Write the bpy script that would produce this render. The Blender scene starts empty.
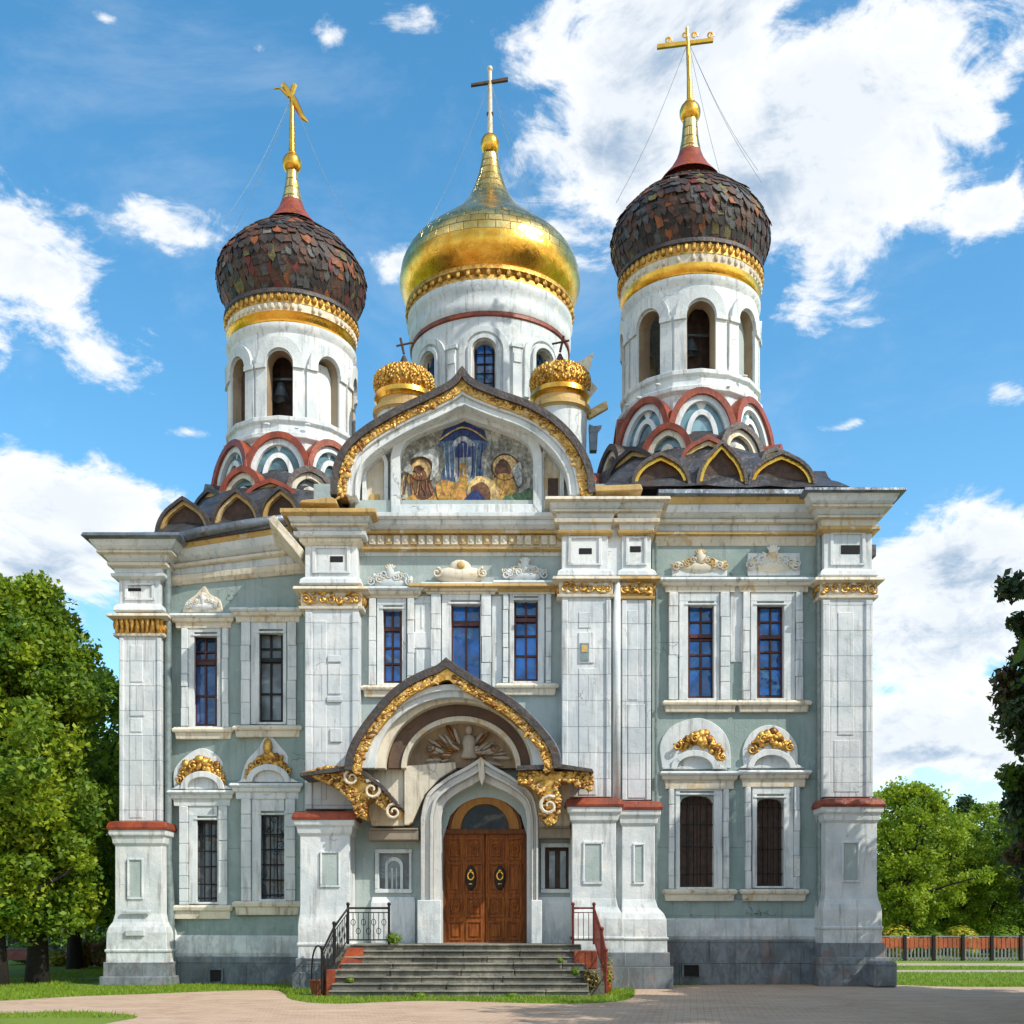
import bpy, bmesh, math, random
import numpy as np
from mathutils import Vector, Matrix
R = math.radians
rnd = random.Random(7)
SC = bpy.context.scene
COL = SC.collection
# ------------------------------------------------------------------ camera
F = 1134.0; D = 27.0; HX = 512.0; HY = 920.0; EYE = 1.6
cam_d = bpy.data.cameras.new('camera'); cam = bpy.data.objects.new('camera', cam_d); COL.objects.link(cam)
cam.location = (0, -D, EYE); cam.rotation_euler = (R(90), 0, 0)
cam_d.sensor_width = 36; cam_d.lens = 36*F/1024; cam_d.shift_y = (HY-512)/1024
cam_d.clip_start = 0.1; cam_d.clip_end = 3000
SC.camera = cam
# ------------------------------------------------------------------ light
SUN_AZ, SUN_EL = R(122), R(42)          # clockwise from +Y
SUNV = Vector((math.sin(SUN_AZ)*math.cos(SUN_EL), math.cos(SUN_AZ)*math.cos(SUN_EL), math.sin(SUN_EL)))
sd = bpy.data.lights.new('sun', 'SUN'); sd.energy = 4.1; sd.angle = R(0.5); sd.color = (1, .93, .82)
so = bpy.data.objects.new('sun', sd); COL.objects.link(so)
so.rotation_euler = (-SUNV).to_track_quat('-Z', 'Y').to_euler()
SC.view_settings.view_transform = 'Standard'; SC.view_settings.look = 'None'
SC.view_settings.exposure = 0.2; SC.view_settings.gamma = 1
SC.cycles.use_denoising = True
SC.cycles.max_bounces = 6; SC.cycles.diffuse_bounces = 3; SC.cycles.glossy_bounces = 3
SC.cycles.transmission_bounces = 3; SC.cycles.transparent_max_bounces = 6

class NT:
    """small node helper"""
    def __init__(s, tree): s.t = tree; s.n = tree.nodes; s.l = tree.links
    def node(s, kind, **kw):
        n = s.n.new(kind)
        for k, v in kw.items(): setattr(n, k, v)
        return n
    def put(s, sock, v):
        if v is None: return
        if isinstance(v, bpy.types.NodeSocket): s.l.new(v, sock)
        elif isinstance(v, (tuple, list)) and len(v) == 3 and sock.type == 'RGBA': sock.default_value = (*v, 1)
        else: sock.default_value = v
    def m(s, op, a, b=None, c=None, clamp=False):
        n = s.node('ShaderNodeMath', operation=op, use_clamp=clamp)
        for i, v in enumerate((a, b, c)): s.put(n.inputs[i], v)
        return n.outputs[0]
    def vm(s, op, a, b=None):
        n = s.node('ShaderNodeVectorMath', operation=op)
        s.put(n.inputs[0], a); s.put(n.inputs[1], b)
        return n.outputs[0]
    def noise(s, vec, scale, detail=4, rough=.55, dist=0):
        n = s.node('ShaderNodeTexNoise'); s.put(n.inputs['Vector'], vec)
        n.inputs['Scale'].default_value = scale; n.inputs['Detail'].default_value = detail
        n.inputs['Roughness'].default_value = rough; n.inputs['Distortion'].default_value = dist
        return n.outputs['Fac']
    def ramp(s, v, a, b, lo=0., hi=1.):
        n = s.node('ShaderNodeMapRange', interpolation_type='SMOOTHSTEP'); s.put(n.inputs[0], v)
        for i, q in zip((1, 2, 3, 4), (a, b, lo, hi)): n.inputs[i].default_value = q
        return n.outputs[0]
    def mix(s, f, a, b, mode='MIX'):
        n = s.node('ShaderNodeMix', data_type='RGBA', blend_type=mode)
        s.put(n.inputs[0], f); s.put(n.inputs[6], a); s.put(n.inputs[7], b)
        return n.outputs[2]
    def bump(s, h, dist, strength=1., normal=None):
        n = s.node('ShaderNodeBump'); n.inputs['Distance'].default_value = dist; n.inputs['Strength'].default_value = strength
        s.put(n.inputs['Height'], h)
        if normal: s.put(n.inputs['Normal'], normal)
        return n.outputs[0]

# ------------------------------------------------------------------ sky
W = bpy.data.worlds.new('World'); SC.world = W; W.use_nodes = True
t = NT(W.node_tree); t.n.clear()
out = t.node('ShaderNodeOutputWorld'); bg = t.node('ShaderNodeBackground'); bg.inputs[1].default_value = 0.15
sky = t.node('ShaderNodeTexSky', sky_type='NISHITA', sun_disc=False)
sky.sun_elevation = SUN_EL; sky.sun_rotation = SUN_AZ; sky.air_density = 1.0; sky.dust_density = 0.6; sky.ozone_density = 1.0
tc = t.node('ShaderNodeTexCoord').outputs['Generated']
sep = t.node('ShaderNodeSeparateXYZ'); t.put(sep.inputs[0], tc)
dx, dy, dz = sep.outputs
az = t.m('ARCTAN2', dx, dy); el = t.m('ARCSINE', dz)
# cloud banks: azimuth, elevation (deg), radii (deg), weight
def azel(px, py):
    v = Vector(((px-HX)/F, 1, (HY-py)/F)).normalized()
    return math.degrees(math.atan2(v.x, v.y)), math.degrees(math.asin(v.z))
BANKS = [(840,120,215,175,1.25),(690,40,175,120,1.15),(820,270,85,95,.9),(990,200,60,50,.85),(1010,60,60,80,.8),(620,130,90,130,1.05),
         (30,270,120,90,1.1),(105,355,75,70,1.0),(200,240,100,40,1.0),(60,500,160,62,1.15),(20,570,150,85,1.15),
         (390,262,60,30,1.15),(190,432,50,16,1.0),(395,16,55,28,.9),(258,50,34,20,.92),(330,38,34,34,.92),
         (950,560,125,72,1.15),(960,650,170,80,1.1),(940,740,210,75,1.2),(850,425,42,11,.72),(1005,390,50,28,1.05),(170,500,60,20,.7),
         (104,18,30,14,.85),(700,860,700,60,.55),(560,235,60,40,.6)]
best = None
for px, py, rx, ry, wgt in BANKS:
    a0, e0 = azel(px, py); a1, _ = azel(px+rx, py); _, e1 = azel(px, py-ry)
    ra, re = math.radians(abs(a1-a0)), math.radians(abs(e1-e0))
    u = t.m('DIVIDE', t.m('SUBTRACT', az, math.radians(a0)), ra); v = t.m('DIVIDE', t.m('SUBTRACT', el, math.radians(e0)), re)
    r2 = t.m('ADD', t.m('MULTIPLY', u, u), t.m('MULTIPLY', v, v))
    b = t.m('MULTIPLY', t.m('SUBTRACT', 1.0, t.m('MULTIPLY', t.m('SQRT', r2), .62)), wgt)
    best = b if best is None else t.m('SMOOTH_MAX', best, b, .12)
back = t.ramp(dy, .25, -.1, 0, .62)
best = t.m('MAXIMUM', best, back)
mp = t.node('ShaderNodeMapping'); t.put(mp.inputs[0], tc); mp.inputs['Scale'].default_value = (1, 1, 1.75); mp.inputs['Location'].default_value = (3.1, 1.7, .4)
p = mp.outputs[0]
n1 = t.noise(p, 5.0, 10, .62, .35); n2 = t.noise(p, 19, 7, .66, .7)
dens = t.m('ADD', best, t.m('ADD', t.m('MULTIPLY', t.m('SUBTRACT', n1, .5), 2.7), t.m('MULTIPLY', t.m('SUBTRACT', n2, .5), 1.0)))
mask = t.ramp(dens, .46, .80)
# self shading: density a little closer to the sun
ps = t.vm('ADD', p, tuple(SUNV*0.05))
n1s = t.noise(ps, 5.0, 10, .62, .35)
lit = t.ramp(t.m('SUBTRACT', n1, n1s), -.08, .05)
thick = t.ramp(dens, .62, 1.25)
shade = t.m('MULTIPLY', t.m('SUBTRACT', 1, t.m('MULTIPLY', lit, .75)), thick)
ccol = t.mix(shade, (6.3, 6.4, 6.5), (2.3, 3.1, 4.1))
hsv = t.node('ShaderNodeHueSaturation'); hsv.inputs['Saturation'].default_value = 1.32; hsv.inputs['Value'].default_value = 1.42; hsv.inputs['Hue'].default_value = .487
t.put(hsv.inputs['Color'], sky.outputs[0])
wisp = t.m('MULTIPLY', t.ramp(t.noise(p, 3.1, 8, .65, .6), .52, .75), .22)
base = t.mix(wisp, hsv.outputs[0], (5.2, 5.7, 6.2))
t.put(bg.inputs[0], t.mix(t.m('MULTIPLY', mask, .96), base, ccol))
t.l.new(bg.outputs[0], out.inputs[0])

# ------------------------------------------------------------------ materials
def mat(name):
    m = bpy.data.materials.new(name); m.use_nodes = True
    nt = NT(m.node_tree); b = m.node_tree.nodes['Principled BSDF']
    pos = nt.node('ShaderNodeNewGeometry').outputs['Position']
    return m, nt, b, pos
def stretch(nt, pos, s):
    mp = nt.node('ShaderNodeMapping'); nt.put(mp.inputs[0], pos); mp.inputs['Scale'].default_value = s
    return mp.outputs[0]
def plaster(name, c1, c2, dirt, rough=.85, cracks=.5, streak=.45, bumpd=.012, patch=None, joints=None):
    m, t, b, pos = mat(name)
    big = t.ramp(t.noise(pos, .9, 5, .6, .3), .35, .65)
    col = t.mix(big, c1, c2)
    mid = t.ramp(t.noise(pos, 3.3, 6, .7, .6), .5, .72)
    col = t.mix(t.m('MULTIPLY', mid, .16), col, tuple(x*.72 for x in c1))
    if patch:
        pm = t.ramp(t.noise(t.vm('ADD', pos, (11., 3., 5.)), 1.7, 7, .66, .8), .57, .64)
        col = t.mix(t.m('MULTIPLY', pm, .8), col, patch)
    st = t.ramp(t.noise(stretch(t, pos, (5, 5, .45)), 1.6, 5, .65), .50, .74)
    col = t.mix(t.m('MULTIPLY', st, streak), col, dirt)
    vo = t.node('ShaderNodeTexVoronoi', feature='DISTANCE_TO_EDGE'); vo.inputs['Scale'].default_value = 1.15
    warp = t.node('ShaderNodeTexNoise'); t.put(warp.inputs['Vector'], pos); warp.inputs['Scale'].default_value = 2.5; warp.inputs['Detail'].default_value = 5
    t.put(vo.inputs['Vector'], t.vm('ADD', pos, t.vm('MULTIPLY', warp.outputs['Color'], (.7, .7, .7))))
    cr = t.m('MULTIPLY', t.ramp(vo.outputs['Distance'], .011, .003), t.ramp(t.noise(pos, .8, 2), .60, .68))
    col = t.mix(t.m('MULTIPLY', cr, cracks), col, tuple(x*.3 for x in dirt))
    spz = t.node('ShaderNodeSeparateXYZ'); t.put(spz.inputs[0], pos)
    spl = t.m('MULTIPLY', t.ramp(spz.outputs[2], 2.2, .5), t.ramp(t.noise(stretch(t, pos, (1.6, 1.6, .9)), 2.2, 7, .7, .5), .42, .62))
    col = t.mix(t.m('MULTIPLY', spl, .65), col, tuple(a*.55+b*.25 for a, b in zip(dirt, c1)))
    speck = t.ramp(t.noise(pos, 38, 3, .7), .62, .75)
    col = t.mix(t.m('MULTIPLY', speck, .35), col, dirt)
    h = t.m('ADD', t.noise(pos, 26, 6, .7), t.m('MULTIPLY', t.noise(pos, 4.5, 4, .6), 1.6))
    h = t.m('SUBTRACT', h, t.m('MULTIPLY', cr, 1.2))
    if joints:
        br = t.node('ShaderNodeTexBrick'); sp = t.node('ShaderNodeSeparateXYZ'); t.put(sp.inputs[0], pos)
        cb = t.node('ShaderNodeCombineXYZ'); t.put(cb.inputs[0], t.m('ADD', sp.outputs[0], sp.outputs[1])); t.put(cb.inputs[1], sp.outputs[2])
        t.put(br.inputs['Vector'], cb.outputs[0])
        br.inputs['Scale'].default_value = 1; br.inputs['Brick Width'].default_value = joints[0]; br.inputs['Row Height'].default_value = joints[1]
        br.inputs['Mortar Size'].default_value = .008; br.inputs['Mortar Smooth'].default_value = .3
        br.inputs['Color1'].default_value = (1, 1, 1, 1); br.inputs['Color2'].default_value = (.78, .78, .8, 1); br.inputs['Mortar'].default_value = (.4, .4, .4, 1)
        col = t.mix(joints[2], col, t.mix(1., col, br.outputs['Color'], 'MULTIPLY'))
        h = t.m('SUBTRACT', h, t.m('MULTIPLY', br.outputs['Fac'], 1.5))
    t.put(b.inputs['Base Color'], col); b.inputs['Roughness'].default_value = rough
    t.put(b.inputs['Normal'], t.bump(h, bumpd, .8))
    return m
def metal(name, c1, c2, rough=.35, metallic=1., bumpd=.02, scale=3., tarnish=None, seams=None, sc=14):
    m, t, b, pos = mat(name)
    f = t.ramp(t.noise(pos, scale, 6, .65, .5), .38, .66)
    col = t.mix(f, c1, c2)
    rg = t.m('MULTIPLY_ADD', t.noise(pos, scale*2, 5, .6), .35, rough-.17)
    if tarnish:
        tf = t.ramp(t.noise(t.vm('ADD', pos, (5., 9., 2.)), scale*1.8, 7, .7, .7), .56, .68)
        col = t.mix(t.m('MULTIPLY', tf, .75), col, tarnish); rg = t.m('ADD', rg, t.m('MULTIPLY', tf, .3))
    h = t.noise(pos, sc, 5, .65, .4)
    if seams:
        uv = t.node('ShaderNodeTexCoord').outputs['UV']
        br = t.node('ShaderNodeTexBrick'); t.put(br.inputs['Vector'], uv)
        br.inputs['Scale'].default_value = 1; br.inputs['Brick Width'].default_value = seams[0]; br.inputs['Row Height'].default_value = seams[1]
        br.inputs['Mortar Size'].default_value = .018; br.inputs['Mortar Smooth'].default_value = .3
        br.inputs['Color1'].default_value = (1, 1, 1, 1); br.inputs['Color2'].default_value = (.66, .66, .62, 1); br.inputs['Mortar'].default_value = (.12, .10, .08, 1)
        col = t.mix(.75, col, t.mix(1., col, br.outputs['Color'], 'MULTIPLY'))
        h = t.m('ADD', h, t.m('MULTIPLY', br.outputs['Fac'], -1.2))
        lum = t.node('ShaderNodeRGBToBW'); t.put(lum.inputs[0], br.outputs['Color'])
        h = t.m('ADD', h, t.m('MULTIPLY', lum.outputs[0], .5))
    t.put(b.inputs['Base Color'], col); t.put(b.inputs['Roughness'], rg); b.inputs['Metallic'].default_value = metallic
    t.put(b.inputs['Normal'], t.bump(h, bumpd, .9))
    return m
def plain(name, c, rough=.6, metallic=0., var=.25, scale=6., bumpd=.004):
    m, t, b, pos = mat(name)
    f = t.ramp(t.noise(pos, scale, 5, .65), .35, .65)
    t.put(b.inputs['Base Color'], t.mix(f, c, tuple(x*(1-var) for x in c))); b.inputs['Roughness'].default_value = rough
    b.inputs['Metallic'].default_value = metallic
    t.put(b.inputs['Normal'], t.bump(t.noise(pos, scale*5, 4), bumpd))
    return m
WHITE = plaster('weathered white plaster', (.70, .725, .72), (.52, .575, .59), (.17, .155, .13), patch=(.72, .72, .68), streak=.6)
WHITEJ = plaster('white ashlar', (.70, .73, .73), (.54, .60, .62), (.18, .165, .14), streak=.6, joints=(.9, .62, .7), patch=(.50, .56, .58))
CREAM = plaster('cream stucco', (.74, .67, .53), (.58, .54, .44), (.20, .14, .08), cracks=.6, streak=.75, patch=(.56, .40, .20))
GREEN = plaster('sage green plaster', (.24, .325, .30), (.31, .385, .37), (.14, .155, .14), cracks=.7, patch=(.32, .385, .385), joints=(2.6, 1.7, .25))
GREENL = plaster('pale green plaster', (.40, .47, .455), (.33, .405, .39), (.2, .2, .18), patch=(.42, .47, .47))
GRANITE = plaster('grey granite', (.25, .28, .295), (.15, .175, .19), (.05, .05, .048), joints=(1.5, .52, .8), patch=(.27, .19, .17), streak=.5)
STONE = plaster('worn step stone', (.29, .27, .21), (.14, .135, .11), (.05, .048, .04), bumpd=.03, patch=(.32, .29, .22), streak=.6)
REDP = metal('red painted metal', (.30, .055, .014), (.15, .026, .010), .42, 0., .012, 2.5, tarnish=(.12, .035, .018))
GOLD = metal('gilt sheet', (.92, .68, .26), (.70, .47, .13), .27, 1., .022, 1.6, tarnish=(.50, .27, .06), seams=(.46, .27), sc=3)
GOLDR = metal('gilt relief', (.74, .46, .13), (.38, .20, .04), .5, 1., .02, 6, tarnish=(.16, .07, .02))
GILTD = metal('tarnished gilding', (.30, .13, .03), (.14, .06, .02), .5, .7, .02, 7)
GOLDP = metal('warm gilt band', (.90, .52, .09), (.72, .34, .04), .27, 1., .02, 2., sc=4)
OCHRE = plaster('ochre gilded stucco', (.56, .37, .12), (.44, .29, .10), (.11, .07, .035), rough=.5, patch=(.62, .56, .43), streak=.7)
DARK = metal('dark roof metal', (.055, .05, .05), (.10, .085, .075), .5, .5, .03, 3, tarnish=(.12, .045, .02))
GREYM = metal('grey roof sheet', (.20, .235, .27), (.10, .12, .14), .42, .5, .05, 1.6, tarnish=(.11, .075, .05), sc=4)
ZINC = plain('painted downpipe', (.24, .30, .30), .45, .3, .3, 8)
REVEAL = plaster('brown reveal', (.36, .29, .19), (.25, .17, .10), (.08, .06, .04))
SPM = metal('tin spire', (.52, .47, .38), (.33, .27, .19), .5, .6, .03, 4, tarnish=(.25, .12, .05))
ROOFM = metal('weathered roof sheet', (.085, .09, .10), (.042, .04, .042), .42, .5, .05, 1.8, tarnish=(.10, .045, .02), sc=5)
WOODD = plain('oxblood window wood', (.105, .022, .012), .5, 0, .6, 7)
BLACKI = plain('black iron', (.016, .015, .015), .5, .4, .4)
REDI = plain('rusty red iron', (.20, .028, .014), .55, .2, .5, 14)
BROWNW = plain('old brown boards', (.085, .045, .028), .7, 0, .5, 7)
VENT = plain('vent void', (.012, .012, .013), .9)
def glass(name, c, rough=.06):
    m, t, b, pos = mat(name)
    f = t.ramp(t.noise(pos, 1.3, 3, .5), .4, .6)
    cc = t.mix(f, c, tuple(x*.35 for x in c)); cc = t.mix(t.m('MULTIPLY', t.ramp(t.noise(t.vm('ADD', pos, (3., 8., 1.)), 1.7, 5, .65, .8), .54, .66), .6), cc, tuple(min(.6, x*1.5+.09) for x in c))  # pale noise patches paint sky and cloud reflections into the glass colour
    t.put(b.inputs['Base Color'], cc); b.inputs['Roughness'].default_value = rough
    b.inputs['Specular IOR Level'].default_value = .8
    t.put(b.inputs['Normal'], t.bump(t.noise(pos, 2.2, 2), .03))
    return m
BLUEG = glass('blue sky painted glass', (.02, .19, .72)); DARKG = glass('dark dusty glass', (.012, .014, .017), .2); DARKG.node_tree.nodes['Principled BSDF'].inputs['Specular IOR Level'].default_value = .25  # the saturated blue base colour stands for reflected sky
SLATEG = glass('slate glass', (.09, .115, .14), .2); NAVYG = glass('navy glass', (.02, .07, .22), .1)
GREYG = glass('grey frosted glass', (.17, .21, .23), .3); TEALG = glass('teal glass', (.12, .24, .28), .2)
def woodmat(name, c1, c2):
    m, t, b, pos = mat(name)
    g = t.noise(stretch(t, pos, (9, 9, .9)), 2.2, 7, .7, .6)
    t.put(b.inputs['Base Color'], t.mix(t.ramp(g, .3, .7), c1, c2)); b.inputs['Roughness'].default_value = .6; b.inputs['Specular IOR Level'].default_value = .25
    t.put(b.inputs['Normal'], t.bump(g, .008)); return m
DOORW = woodmat('varnished oak', (.34, .098, .012), (.11, .026, .005)); DOORD = woodmat('dark varnished oak', (.17, .055, .015), (.07, .022, .008))
ICON = [plain('icon ground', (.38, .37, .31), .6, 0, .55, 3), plain('icon ultramarine', (.012, .03, .16), .5, 0, .3, 5), plain('icon ochre', (.55, .30, .055), .5, 0, .4, 5),
        plain('icon halo', (.60, .42, .17), .45, 0, .3, 4), plain('icon steel blue', (.10, .17, .30), .5, 0, .5, 4), plain('icon umber', (.16, .065, .025), .6, 0, .4, 6),
        plain('icon green', (.10, .19, .09), .6, 0, .4, 4), plain('icon pale', (.42, .44, .42), .6, 0, .3, 4)]
for m_ in ICON:
    t_ = NT(m_.node_tree); b_ = m_.node_tree.nodes['Principled BSDF']; src = b_.inputs['Base Color'].links[0].from_socket
    ps_ = t_.node('ShaderNodeNewGeometry').outputs['Position']; v_ = t_.node('ShaderNodeTexVoronoi'); v_.inputs['Scale'].default_value = 16; t_.put(v_.inputs['Vector'], ps_)
    hs_ = t_.node('ShaderNodeHueSaturation'); t_.put(hs_.inputs['Color'], src); sx_ = t_.node('ShaderNodeSeparateColor'); t_.put(sx_.inputs[0], v_.outputs['Color'])
    w_ = t_.ramp(t_.noise(stretch(t_, ps_, (1.2, 1, .5)), 5, 6, .7, 1.2), .35, .65, .45, 1.35)
    t_.put(hs_.inputs['Value'], t_.m('MULTIPLY', w_, t_.m('MULTIPLY_ADD', sx_.outputs[0], .6, .7))); t_.put(hs_.inputs['Hue'], t_.m('MULTIPLY_ADD', sx_.outputs[1], .05, .475))
    t_.put(b_.inputs['Base Color'], hs_.outputs[0])
SHING = [plain('shingle charcoal', (.062, .042, .034), .55, 0, .5, 9, .015), plain('shingle umber', (.105, .046, .026), .6, 0, .5, 9, .015), plain('shingle slate', (.085, .09, .088), .5, 0, .5, 9, .015),
         plain('shingle russet', (.30, .09, .022), .6, 0, .5, 9, .015), plain('shingle moss', (.17, .15, .045), .6, 0, .5, 9, .015), plain('shingle wine', (.17, .025, .02), .5, 0, .4, 9, .015),
         plain('shingle black', (.018, .014, .013), .6, 0, .4, 9, .015), plain('shingle pale', (.24, .21, .17), .6, 0, .4, 9, .015)]

# ------------------------------------------------------------------ objects
WL = {}
def tagp(o, label=None, cat=None, group=None, kind=None):
    for k, v in (('label', label), ('category', cat), ('group', group), ('kind', kind)):
        if v: o[k] = v
    return o
def empty(name, loc, label, cat, group=None, parent=None):
    o = bpy.data.objects.new(name, None); COL.objects.link(o); o.location = loc; o.empty_display_size = .3
    WL[o.name] = Vector(loc); tagp(o, label, cat, group)
    return o
class MB:
    def __init__(s): s.v = []; s.f = []; s.mi = []; s.uv = {}
    def add(s, vs, fs, mi=0):
        b = len(s.v); s.v += [tuple(q) for q in vs]; s.f += [tuple(b+i for i in f) for f in fs]; s.mi += [mi]*len(fs)
        return b
    def hexa(s, p, mi=0):     # p: 4 front (ccw from bottom left), 4 back
        s.add(p, [(0,1,2,3), (7,6,5,4), (0,4,5,1), (1,5,6,2), (2,6,7,3), (3,7,4,0)], mi)
    def box(s, x0, x1, y0, y1, z0, z1, mi=0):
        s.hexa([(x0,y0,z0),(x1,y0,z0),(x1,y0,z1),(x0,y0,z1),(x0,y1,z0),(x1,y1,z0),(x1,y1,z1),(x0,y1,z1)], mi)
    def tube(s, pts, r, seg=6, mi=0, caps=True):
        pts = [Vector(p) for p in pts]; n = len(pts); rs = r if isinstance(r, (list, tuple)) else [r]*n
        vs = []; up = None
        for i, p in enumerate(pts):
            d = (pts[min(i+1, n-1)]-pts[max(i-1, 0)])
            d = d.normalized() if d.length > 1e-9 else Vector((0, 0, 1))
            if up is None: up = Vector((0, 1, 0)) if abs(d.y) < .9 else Vector((1, 0, 0))
            a = d.cross(up)
            if a.length < 1e-4: a = d.cross(Vector((1, 0, .1)))
            a.normalize(); b = a.cross(d).normalized(); up = b
            for k in range(seg):
                w = 2*math.pi*k/seg; vs.append(p+(a*math.cos(w)+b*math.sin(w))*rs[i])
        fs = [(i*seg+k, i*seg+(k+1) % seg, (i+1)*seg+(k+1) % seg, (i+1)*seg+k) for i in range(n-1) for k in range(seg)]
        if caps: fs += [tuple(range(seg))[::-1], tuple((n-1)*seg+k for k in range(seg))]
        s.add(vs, fs, mi)
    def ball(s, c, r, seg=8, rings=5, mi=0, sx=1, sy=1, sz=1, rot=None):
        vs = []
        for i in range(rings+1):
            a = math.pi*i/rings
            for k in range(seg):
                w = 2*math.pi*k/seg
                q = Vector((math.sin(a)*math.cos(w)*r*sx, math.sin(a)*math.sin(w)*r*sy, math.cos(a)*r*sz))
                if rot is not None: q = rot @ q
                vs.append(Vector(c)+q)
        s.add(vs, [(i*seg+k, i*seg+(k+1) % seg, (i+1)*seg+(k+1) % seg, (i+1)*seg+k) for i in range(rings) for k in range(seg)], mi)
    def lathe(s, prof, cx, cy, seg=64, mi=0, cap=True, uvscale=None):
        vs = []; n = len(prof)
        for r, z in prof:
            for k in range(seg):
                w = 2*math.pi*k/seg; vs.append((cx+r*math.sin(w), cy-r*math.cos(w), z))
        fs = [(i*seg+k, i*seg+(k+1) % seg, (i+1)*seg+(k+1) % seg, (i+1)*seg+k) for i in range(n-1) for k in range(seg)]
        if uvscale:
            L = [0]
            for a, b in zip(prof, prof[1:]): L.append(L[-1]+math.hypot(a[0]-b[0], a[1]-b[1]))
            b0 = len(s.f); RM = max(p[0] for p in prof)
            for i in range(n-1):
                for k in range(seg):
                    u0, u1 = 2*math.pi*RM*k/seg, 2*math.pi*RM*(k+1)/seg
                    s.uv[b0+i*seg+k] = [(u0, L[i]), (u1, L[i]), (u1, L[i+1]), (u0, L[i+1])]
        if cap: fs += [tuple(range(seg)), tuple((n-1)*seg+k for k in range(seg))[::-1]]
        s.add(vs, fs, mi)
    def prism(s, poly, yf, yb, mi=0):   # poly in (X,Z) world metres
        n = len(poly)
        s.add([(x, yf, z) for x, z in poly]+[(x, yb, z) for x, z in poly],
              [tuple(range(n)), tuple(range(2*n-1, n-1, -1))]+[(i, (i+1) % n, n+(i+1) % n, n+i) for i in range(n)], mi)
    def strip(s, a, b, yf, yb, mi=0):   # band between two open polylines (X,Z) of equal length
        n = len(a)
        vs = [(x, yf, z) for x, z in a]+[(x, yf, z) for x, z in b]+[(x, yb, z) for x, z in a]+[(x, yb, z) for x, z in b]
        fs = []
        for i in range(n-1):
            fs += [(i, i+1, n+i+1, n+i), (2*n+i, 2*n+i+1, 3*n+i+1, 3*n+i)[::-1], (i, i+1, 2*n+i+1, 2*n+i)[::-1], (n+i, n+i+1, 3*n+i+1, 3*n+i)]
        fs += [(0, n, 3*n, 2*n), (n-1, 2*n-1, 4*n-1, 3*n-1)[::-1]]
        s.add(vs, fs, mi)
    def build(s, name, mats, parent=None, bevel=0, smooth=False, label=None, cat=None, group=None, kind=None, merge=True, auto=None):
        if not isinstance(mats, (list, tuple)): mats = [mats]
        V = np.array(s.v, dtype=float); lo, hi = V.min(0), V.max(0)
        c = Vector(((lo[0]+hi[0])/2, (lo[1]+hi[1])/2, lo[2]))
        me = bpy.data.meshes.new(name); me.from_pydata([tuple(Vector(q)-c) for q in s.v], [], s.f)
        for m in mats: me.materials.append(m)
        me.polygons.foreach_set('material_index', s.mi)
        if s.uv:
            ul = me.uv_layers.new(name='UVMap')
            for fi, q in s.uv.items():
                pl = me.polygons[fi]
                for li, uvv in zip(pl.loop_indices, q): ul.data[li].uv = uvv
        bm = bmesh.new(); bm.from_mesh(me)
        if merge: bmesh.ops.remove_doubles(bm, verts=bm.verts, dist=1e-5)
        bmesh.ops.recalc_face_normals(bm, faces=bm.faces); bm.to_mesh(me); bm.free()
        if smooth or auto:
            me.polygons.foreach_set('use_smooth', [True]*len(me.polygons))
            if auto: me.set_sharp_from_angle(angle=R(auto))
        o = bpy.data.objects.new(name, me); COL.objects.link(o)
        WL[o.name] = c
        if parent is not None: o.parent = parent; o.location = c-WL[parent.name]
        else: o.location = c
        if bevel:
            bv = o.modifiers.new('bevel', 'BEVEL'); bv.width = bevel; bv.segments = 1; bv.limit_method = 'ANGLE'; bv.angle_limit = R(40)
        return tagp(o, label, cat, group, kind)

def S(Y): return (Y+D)/F
def wx(px, Y): return (px-HX)*S(Y)
def wz(py, Y): return EYE+(HY-py)*S(Y)
def P2(pts, Y): return [(wx(a, Y), wz(b, Y)) for a, b in pts]
def gp(px, py):
    d = EYE*F/(py-HY); return ((px-HX)*d/F, d-D)
def loft(mb, xL, xR, levels, YL, Yb, YR=None, sides=(1, 1), mi=0):
    """stacked outline: levels (py left, py right, projection m), top first"""
    if YR is None: YR = YL
    vs = []
    for lv in levels:
        if len(lv) == 2: lv = (lv[0], lv[0], lv[1])
        a, b, pr = lv
        x0 = wx(xL, YL)-pr*sides[0]; x1 = wx(xR, YR)+pr*sides[1]; za = wz(a, YL-pr); zb = wz(b, YR-pr)
        vs += [(x0, YL-pr, za), (x1, YR-pr, zb), (x1, Yb, zb), (x0, Yb, za)]
    n = len(levels)
    fs = [(i*4+k, i*4+(k+1) % 4, (i+1)*4+(k+1) % 4, (i+1)*4+k) for i in range(n-1) for k in range(4)]
    fs += [(0, 1, 2, 3), ((n-1)*4+3, (n-1)*4+2, (n-1)*4+1, (n-1)*4)]
    mb.add(vs, fs, mi)
def pbox(mb, x0, y0, x1, y1, Yf, Yb, mi=0):
    mb.box(wx(x0, Yf), wx(x1, Yf), Yf, Yb, wz(y1, Yf), wz(y0, Yf), mi)
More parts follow.
